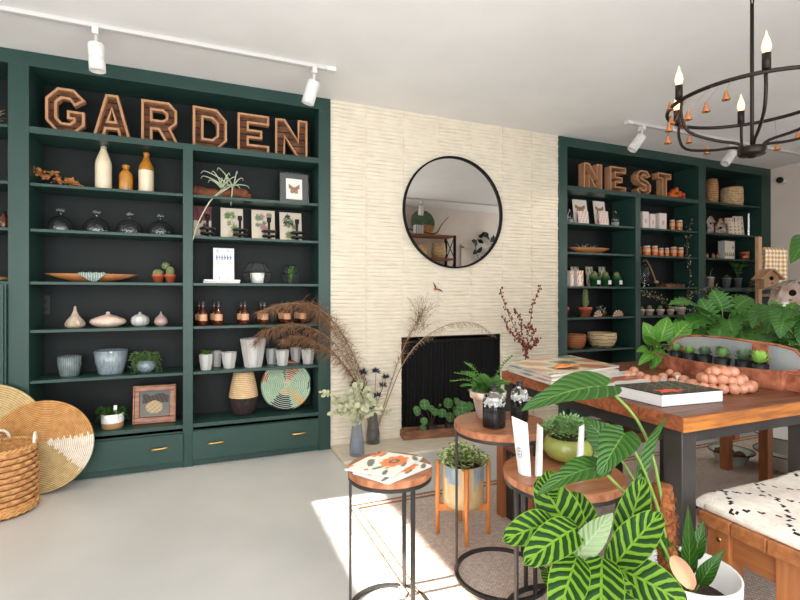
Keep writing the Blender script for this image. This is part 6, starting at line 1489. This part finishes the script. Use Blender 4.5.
MB().prism([[(0,0),(.012,.0),(.012,.06),(.0,.07)]], 0, D).build('end_panel', M['galv'], t, smooth=False); MB().slab(L-.006, L, 0, D, 0, .085).build('end_panel', M['rust'], t, smooth=False)
MB().slab(L*.70, L*.80, D-.012, D-.005, .0, .18).build('rust_band', M['rust'], t, smooth=False)
MB().prism([[(L*.02,.0),(L*.22,.0),(L*.15,.12),(L*.10,.14),(L*.05,.11)]], D-.008, D-.005).build('rust_patch', M['rust'], t, smooth=False)
Tm = Matrix.Translation((A.x, A.y, TZ)) @ Matrix.Rotation(ang, 4, 'Z')
for k, (f, yy, m_, r_, lb) in enumerate(((.16,.065,'succulent',.05,'first from the left'),(.285,.06,'succulent_pale',.042,'second from the left, pale green'),(.40,.07,'succulent_grey',.05,'third from the left'),(.545,.065,'succulent',.055,'fourth from the left, tallest'),(.685,.075,'succulent_grey',.06,'at the back of the right-hand pair'),(.81,.055,'succulent_pale',.062,'rightmost, biggest pale green star'))):
    p_ = Tm @ Vector((L*f, yy, .008)); mb = MB(); rosette(mb, (0,0,.085), r_*1.15, 40, up=1.9)
    if k in (3,): 
        for j in range(5): rosette(mb, (R(-.015,.015), R(-.015,.015), .1+.008*j), r_*.6, 10, up=.8)
    pot_plant('potted_succulent', 'small succulent in the rusty trough, '+lb, 'succulent', p_, .062, .078, 'plastic_black', [('rosette', mb, m_)], 'succulents in the rusty trough', prof=[(0,0),(.03,0),(.042,.088),(.038,.088),(.036,.075),(0,.075)], n=4)
bxp = G(793, 392, TZ); bx = thing('rusty_box', 'rusted metal box on the table at the right edge of the photo', 'box', (bxp.x+.10, bxp.y-.02, TZ), -.1); MB().slab(-.10, .10, -.05, .05, 0, .07).build('box', M['rust'], bx, smooth=False, bevel=.004); MB().slab(-.102, .102, -.052, .052, .07, .078).build('lid', M['rust'], bx, smooth=False, bevel=.003)

# ------------------------------------------------------------------ foreground foliage plants
CAMV = Vector((0, CY, CH))
def fl(mb, st, base, tip, w_, bend=.12, fold=.12, shape='ovate', up=.35, root=None, via=None, o=Vector((0,0,0)), tilt=None, n=12, cols=3, sr=.003, lobe=.25):
    b = P(*base); e = P(*tip); n_ = (CAMV-(b+e)/2).normalized()+Vector((0,0,up))
    if tilt: n_ += tilt
    mb.leaf(b-o, e-o, n_, w_, bend, fold, shape, n, cols=cols, lobe=lobe)
    if root is not None:
        pts = [root]+([P(*q) for q in via] if via else [])+[b]; st.tube([q-o for q in spline(pts, 14)], [sr*(1.3-.5*i/14) for i in range(len(spline(pts, 14)))], 6)
# calathea
c = P(590, 300, 1.25); root = Vector((c.x, c.y, .33)); o = Vector((c.x, c.y, ZR))
t = thing('zebra_calathea', 'foreground zebra-striped calathea with big yellow-green and dark striped leaves', 'potted plant', o)
MB().lathe([(0,0),(.08,0),(.11,.33),(.1,.33),(.095,.3),(0,.3)], 36).build('pot', M['white_pot'], t); MB().lathe([(0,.302),(.095,.302)], 20).build('soil', M['soil'], t)
st = MB(); pale = MB(); leaves = [
 ((556,524,1.24),(502,541,1.18),.082,.18,(0,0,0)), ((579,527,1.22),(523,565,1.13),.088,.15,0), ((573,540,1.28),(538,476,1.3),.115,.1,0),
 ((592,540,1.3),(574,491,1.34),.072,.1,0), ((622,553,1.27),(644,477,1.3),.082,.05,0), ((612,568,1.2),(662,512,1.2),.088,.08,0),
 ((577,556,1.16),(556,626,1.04),.088,.16,0), ((602,557,1.16),(600,640,1.03),.1,.15,0), ((614,567,1.2),(689,607,1.1),.098,.16,0),
 ((606,560,1.24),(640,546,1.36),.07,.1,0), ((596,575,1.18),(652,640,1.1),.1,.1,0), ((560,590,1.2),(545,568,1.28),.05,.1,0), ((545,500,1.3),(552,470,1.27),.06,.12,0)]
for (b, e, w_, bd, _) in leaves:
    mb = MB(); fl(mb, st, b, e, w_, bd, .18, 'broad', .25, root, [(590,575,1.24)], o, n=14, sr=.0028); mb.build('leaf', M['leaf_calathea'], t)
mb = MB(); fl(mb, st, (574,560,1.17), (613,513,1.2), .062, .12, -.25, 'ovate', .1, root, None, o, n=14); lf = mb.build('leaf', M['leaf_calathea_back'], t); lf['label'] = 'pale leaf showing its underside'
st.build('stems', M['stem'], t)
# philodendron on a coir pole in a white pot on a wooden stand
pc = P(688, 300, 1.44); ra = math.atan2(RT.y, RT.x)
planter('orange-brown peg-legged plant stand carrying the white pot in the foreground', pc, ZR, .152, .28, .10, .2, .1, None, ra, lr=.012)
o = Vector((pc.x, pc.y, ZR+.101)); t = thing('philodendron', 'large arrow-leaved philodendron on a coir pole in a white pot', 'potted plant', o); rp, hp = .138, .245
MB().lathe([(0,0),(rp*.88,0),(rp*.92,.01),(rp,hp),(rp*.95,hp),(rp*.93,hp*.6),(0,hp*.6)], 56).build('pot', M['white_pot'], t); MB().lathe([(0,hp*.62),(rp*.92,hp*.62)], 28).build('soil', M['soil'], t)
a = P(671, 572, 1.46)-o; b = P(662, 486, 1.46)-o; a.z = hp*.6; mb = MB(); pp = [a+(b-a)*i/30 for i in range(31)]
mb.tube(pp, [.028+.0015*sin(i*2.1)+R(0,.0015) for i in range(31)], 20); mb.tube([b-(b-a)*.02, b+(b-a)*.001], [.029,.020], 20)
for k in range(900):
    q = a+(b-a)*R(0,1); an = R(0, 2*pi); d = Vector((cos(an), sin(an), 0)); d2 = Vector((cos(an+R(-.5,.5)), sin(an+R(-.5,.5)), 0)); zz_ = Vector((0,0,R(-.02,.02))); mb.tube([q+d*.028, q+(d+d2)/2*.0325+zz_*.5, q+d2*R(.029,.034)+zz_], .0008, 3)
mb.build('coir_pole', M['coir'], t); st = MB(); root = o+Vector((-.02,.0,hp*.62))
for (b, e, w_, bd, sh, up, via) in (
  ((606,386,1.36),(521,411,1.24),.125,.07,'heart',1.1,[(668,540,1.45),(655,465,1.43),(637,420,1.41)]),
  ((624,434,1.33),(598,479,1.24),.108,.10,'heart',.5,[(668,545,1.44),(655,500,1.42),(640,462,1.37)]),
  ((600,468,1.3),(536,496,1.18),.085,.1,'heart',1.0,[(665,550,1.42),(640,510,1.38),(618,486,1.33)]),
  ((612,446,1.5),(584,418,1.56),.11,.08,'heart',.2,[(664,540,1.47),(640,490,1.5)])):
    mb = MB(); fl(mb, st, b, e, w_, bd, .14, sh, up, root, via, o, n=16, cols=4, sr=.0045, lobe=.13); mb.build('leaf', M['leaf_philo'], t)
mb = MB(); fl(mb, st, (637,492,1.38), (667,417,1.36), .07, -.12, .45, 'ovate', .0, root, [(655,530,1.43)], o, tilt=RT*1.1, n=16, cols=3, sr=.004); mb.build('leaf', M['leaf_philo'], t)
for (b, e, w_, bd, tl) in (((690,575,1.45),(688,504,1.4),.048,.05,None), ((694,560,1.5),(704,520,1.52),.05,.1,None), ((690,572,1.44),(652,528,1.36),.052,-.12,None), ((699,585,1.42),(725,549,1.4),.05,.14,None)):
    mb = MB(); fl(mb, st, b, e, w_, bd, .35, 'lance', .2, root+Vector((.03,0,0)), None, o, n=12, cols=2); mb.build('leaf', M['leaf_dark2'] if False else M['leaf_philo'], t)
mb = MB(); fl(mb, st, (672,556,1.38), (694,590,1.34), .05, .1, .3, 'broad', .1, None, None, o, n=8); lf = mb.build('leaf', mat('pink_leaf_underside', (206,124,108), .5, (186,150,112), 14), t); lf['label'] = 'pinkish leaf underside'
st.build('stems', M['stem'], t)

# ------------------------------------------------------------------ plants behind the big table
def leafy(name, label, x, y, z, potw, poth, pm, leaves, lm, cam_up=.5, shape='heart', w_=.1, via_z=.1, fold=.12, n=12, cols=3, lobe=.25, grp=None, bend=.15):
    t = thing(name, label, 'potted plant', (x, y, z), 0, grp); o = Vector((x, y, z))
    MB().lathe([(0,0),(potw*.36,0),(potw*.5,poth),(potw*.44,poth),(potw*.42,poth*.88),(0,poth*.88)], 32).build('pot', M[pm], t); MB().lathe([(0,poth*.9),(potw*.43,poth*.9)], 20).build('soil', M['soil'], t)
    st = MB(); rt = Vector((0,0,poth*.9))
    for (bu, bv, bt, tu, tv, tt, ww) in leaves:
        b = P(bu, bv, bt)-o; e = P(tu, tv, tt)-o; nn = (CAMV-o-(b+e)/2).normalized()*.8+Vector((R(-.3,.3),R(-.2,.2),cam_up)); mb = MB(); mb.leaf(b, e, nn, ww, bend, fold, shape, n, cols=cols, lobe=lobe); mb.build('leaf', M[lm], t)
        st.tube(spline([rt, rt+(b-rt)*.5+Vector((0,0,via_z)), b], 8), .003, 5)
    st.build('stems', M['stem'], t); return t
ZBn = .445
q = P(658, 300, 2.76)
leafy('peace_lily', 'glossy green broad-leaved plant at the left end of the plants behind the table', q.x, -1.58, ZBn, .17, .24, 'galv', [
 (655,345,2.72,643,322,2.7,.10),(650,352,2.7,636,352,2.62,.06),(660,342,2.75,668,317,2.8,.10),(668,345,2.75,690,322,2.8,.12),(655,355,2.65,638,366,2.55,.06),(662,350,2.7,650,372,2.6,.07),(672,352,2.7,684,347,2.7,.08),(664,340,2.8,655,325,2.85,.08),(658,348,2.7,645,335,2.6,.07),(672,350,2.8,684,333,2.9,.1),(660,355,2.65,655,368,2.55,.06)], 'leaf_bright', .4, 'ovate')
q = P(727, 300, 3.0); rl = random.Random(11)
lv = [(700,312,2.9,668,305,2.8,.16),(708,322,2.9,678,335,2.75,.17),(722,308,3.0,712,290,3.05,.17),(732,312,3.0,752,298,3.05,.18),(735,322,2.9,762,322,2.8,.18),(722,325,2.85,715,352,2.7,.18),(740,330,2.85,745,355,2.7,.2),(710,318,2.95,700,298,3.0,.14),(700,330,2.85,684,348,2.75,.15),(748,318,3.0,770,306,3.0,.15),(728,320,2.9,734,340,2.7,.17),(690,325,2.9,670,328,2.85,.12)]
leafy('monstera', 'large monstera with split leaves behind the rusty trough', q.x, -1.585, ZBn, .26, .27, 'terracotta', lv, 'leaf_monstera', .6, 'monstera', via_z=.12, n=14, lobe=.3)
leafy('trailing_pothos', 'dense heart-leaved green plant at the right edge behind the trough', 3.08, -2.12, 0+ZR, .3, .62, 'grey_pot', [(R(760,815), R(312,385), R(2.45,2.8))+(0,0,0,0) for k in range(0)]+[
 (lambda u, v, t_: (u, v, t_, u+rl.uniform(-20,14), v+rl.uniform(4,24), t_-rl.uniform(.02,.12), rl.uniform(.09,.14)))(rl.uniform(758,812), rl.uniform(308,378), rl.uniform(2.45,2.75)) for k in range(42)], 'leaf_dark', .7, 'heart', n=9, cols=2, via_z=.05)
leafy('philodendron', 'bright green lobed plant between the monstera and the right edge', 2.98, -1.60, ZBn, .16, .25, 'white_pot', [(775,325,2.75,752,310,2.7,.13),(780,320,2.75,770,300,2.75,.12),(778,330,2.7,755,338,2.6,.14),(785,328,2.7,800,312,2.7,.13),(782,335,2.7,778,352,2.6,.13),(768,335,2.72,746,345,2.62,.12),(790,335,2.7,806,345,2.6,.13)], 'leaf_bright', .6, 'monstera', n=12) if False else None
leafy('lobed_plant', 'bright green lobed plant among the foliage above the right end of the trough', 3.20, -1.80+.25-.03, ZBn, .12, .22, 'white_pot', [(775,325,2.85,752,310,2.8,.14),(780,320,2.85,770,300,2.85,.13),(778,330,2.8,755,338,2.7,.15),(785,328,2.8,800,312,2.8,.14),(782,335,2.8,778,354,2.7,.14),(768,335,2.82,746,347,2.7,.13),(790,335,2.8,806,345,2.7,.14),(786,318,2.85,796,302,2.85,.1)], 'leaf_bright', .6, 'monstera', n=12)
leafy('tall_foliage_plant', 'tall plant whose single dark leaf hangs in at the upper right edge', 3.62, -2.25, 0+ZR, .3, .45, 'grey_pot', [(812,238,2.75,790,264,2.6,.13),(830,260,2.75,815,290,2.6,.13),(840,230,2.8,860,210,2.8,.14),(850,260,2.8,870,280,2.8,.14),(835,300,2.7,815,325,2.6,.13)], 'leaf_dark', .3, 'ovate', via_z=.3)

# ------------------------------------------------------------------ towel ladder, console, birdhouses
lp = P(758.5, 300, 4.3); zt_ = CH+(HV-237)/FP*4.3; zbar = CH+(HV-249)/FP*4.3
t = thing('towel_ladder', 'plain wooden display ladder in front of the right bookcase', 'ladder', (lp.x, lp.y, 0), -.12); lw = .95
for k, x in enumerate((0, lw)): MB().slab(x-.022, x+.022, -.016, .016, 0, zt_).build('post', M['pinewood'] if 'pinewood' in M else M.setdefault('pinewood', woodmat('pale_pine', (196,160,124), (168,128,94), 2, .7)), t, smooth=False, bevel=.004)
for z in (zbar, zbar-.42, zbar-.84, .35): MB().tube([(0,0,z),(lw,0,z)], .012, 8).build('rung', M['pinewood'], t)
mb = MB(); vs = []; fs = []; uv = []; w_ = .27; NXc, NYc = 16, 24
for j in range(NYc+1):
    f = j/NYc; s_ = f*.78
    for i in range(NXc+1):
        x = w_*i/NXc; wv = .010*sin(x*45+.6)*min(1, abs(s_-.39)*4)
        if s_ < .37: y, z = -.016+wv-.01*0, -(.37-s_)
        elif s_ < .41: a = (s_-.37)/.04*pi; y, z = -.016*cos(a), .016*sin(a)
        else: y, z = .016+wv*.4, -(s_-.41)
        vs.append((x, y, z)); uv.append((i/NXc, f))
fs = [(j*(NXc+1)+i, j*(NXc+1)+i+1, (j+1)*(NXc+1)+i+1, (j+1)*(NXc+1)+i) for j in range(NYc) for i in range(NXc)]
mb.add(vs, fs, 0, uv); o = mb.build('tea_towel', M['gingham'], None, (lp.x+.05, lp.y-.010, zbar), (0,0,-.12), solid=.003); tag(o, 'yellow and white checked tea towel hanging over the ladder rung', 'towel')
q = P(768, 300, 4.12); zb1 = CH+(HV-289)/FP*4.12; birdhouse('small pale wooden birdhouse with a pitched roof hanging in front of the checked towel', (q.x, q.y, zb1), .115, .165, .09, -.5, 'pinewood', 'pinewood', ov=.03)
mb = MB().tube([(q.x-q.x,0,.18),(0,.12,zbar-zb1)], .0012, 4); mb.build('hanging_cord', M['kraft'], [o for o in bpy.data.objects if o.name.startswith('birdhouse')][-1])
t = thing('console_table', 'plain wooden console half hidden behind the plants on the right', 'table', (4.55, -1.22, 0)); MB().slab(-.6, .6, -.22, .22, .91, .95).build('table_top', M['wood_mid'], t, smooth=False, bevel=.004)
for sx_ in (-1,1):
    for sy_ in (-1,1): MB().slab(sx_*.56-.03, sx_*.56+.03, sy_*.18-.03, sy_*.18+.03, 0, .91).build('leg', M['wood_mid_z'], t, smooth=False)
t = thing('wooden_crate', 'small wooden crate raising the bark-roofed birdhouse on the console', 'crate', (4.28,-1.25,.95)); mb = MB()
for z in (.0, .055): mb.slab(-.24,.24,-.15,-.135,z,z+.045); mb.slab(-.24,.24,.135,.15,z,z+.045); mb.slab(-.24,-.225,-.15,.15,z,z+.045); mb.slab(.225,.24,-.15,.15,z,z+.045)
mb.slab(-.24,.24,-.15,.15,.1,.112); mb.build('slats', M['wood_mid'], t, smooth=False)
birdhouse('rustic birdhouse with a rough bark roof tilted among the foliage', (4.20,-1.28,1.085), .16, .215, .14, 0, 'terrawhite', 'bark', rot=(0,.32,-.7), ov=.04, pitch=.9)
t = thing('carved_wood_piece', 'reddish-brown carved wooden piece with white streaks beside the bark-roofed birdhouse', 'ornament', (4.44,-1.26,1.062)); MB().ball((0,0,.10), .10, 24, 12, (1.15,.6,1), rf=lambda a, p: 1+.08*sin(3*a+p*4)).build('carving', bands('streaked_rosewood', (136,70,42), (222,200,184), 'Z', 14, .14, .4, 9, (110,54,34), bump=.2, swirl=2.4), t)
t = thing('metal_bowl', 'dark silver bowl on the console at the right edge', 'bowl', (4.72,-1.30,.95)); MB().lathe([(0,0),(.06,0),(.13,.05),(.15,.11),(.145,.11),(.12,.05),(0,.01)], 32).build('bowl', M['chrome'], t)
t = thing('small_white_jug', 'tiny white jug in front of the tilted birdhouse', 'jug', (4.08,-1.36,1.062)); MB().lathe([(0,0),(.025,0),(.035,.03),(.022,.06),(.028,.075),(.02,.07),(0,.03)], 20).build('jug', M['white_pot'], t); MB().tube(spline([(.025,0,.06),(.05,0,.05),(.035,0,.02)], 8), .004, 6).build('handle', M['white_pot'], t)

SC.view_settings.view_transform = 'Standard'; SC.view_settings.look = 'None'; SC.view_settings.gamma = 1; SC.view_settings.use_curve_mapping = False
SC.view_settings.exposure = -0.6
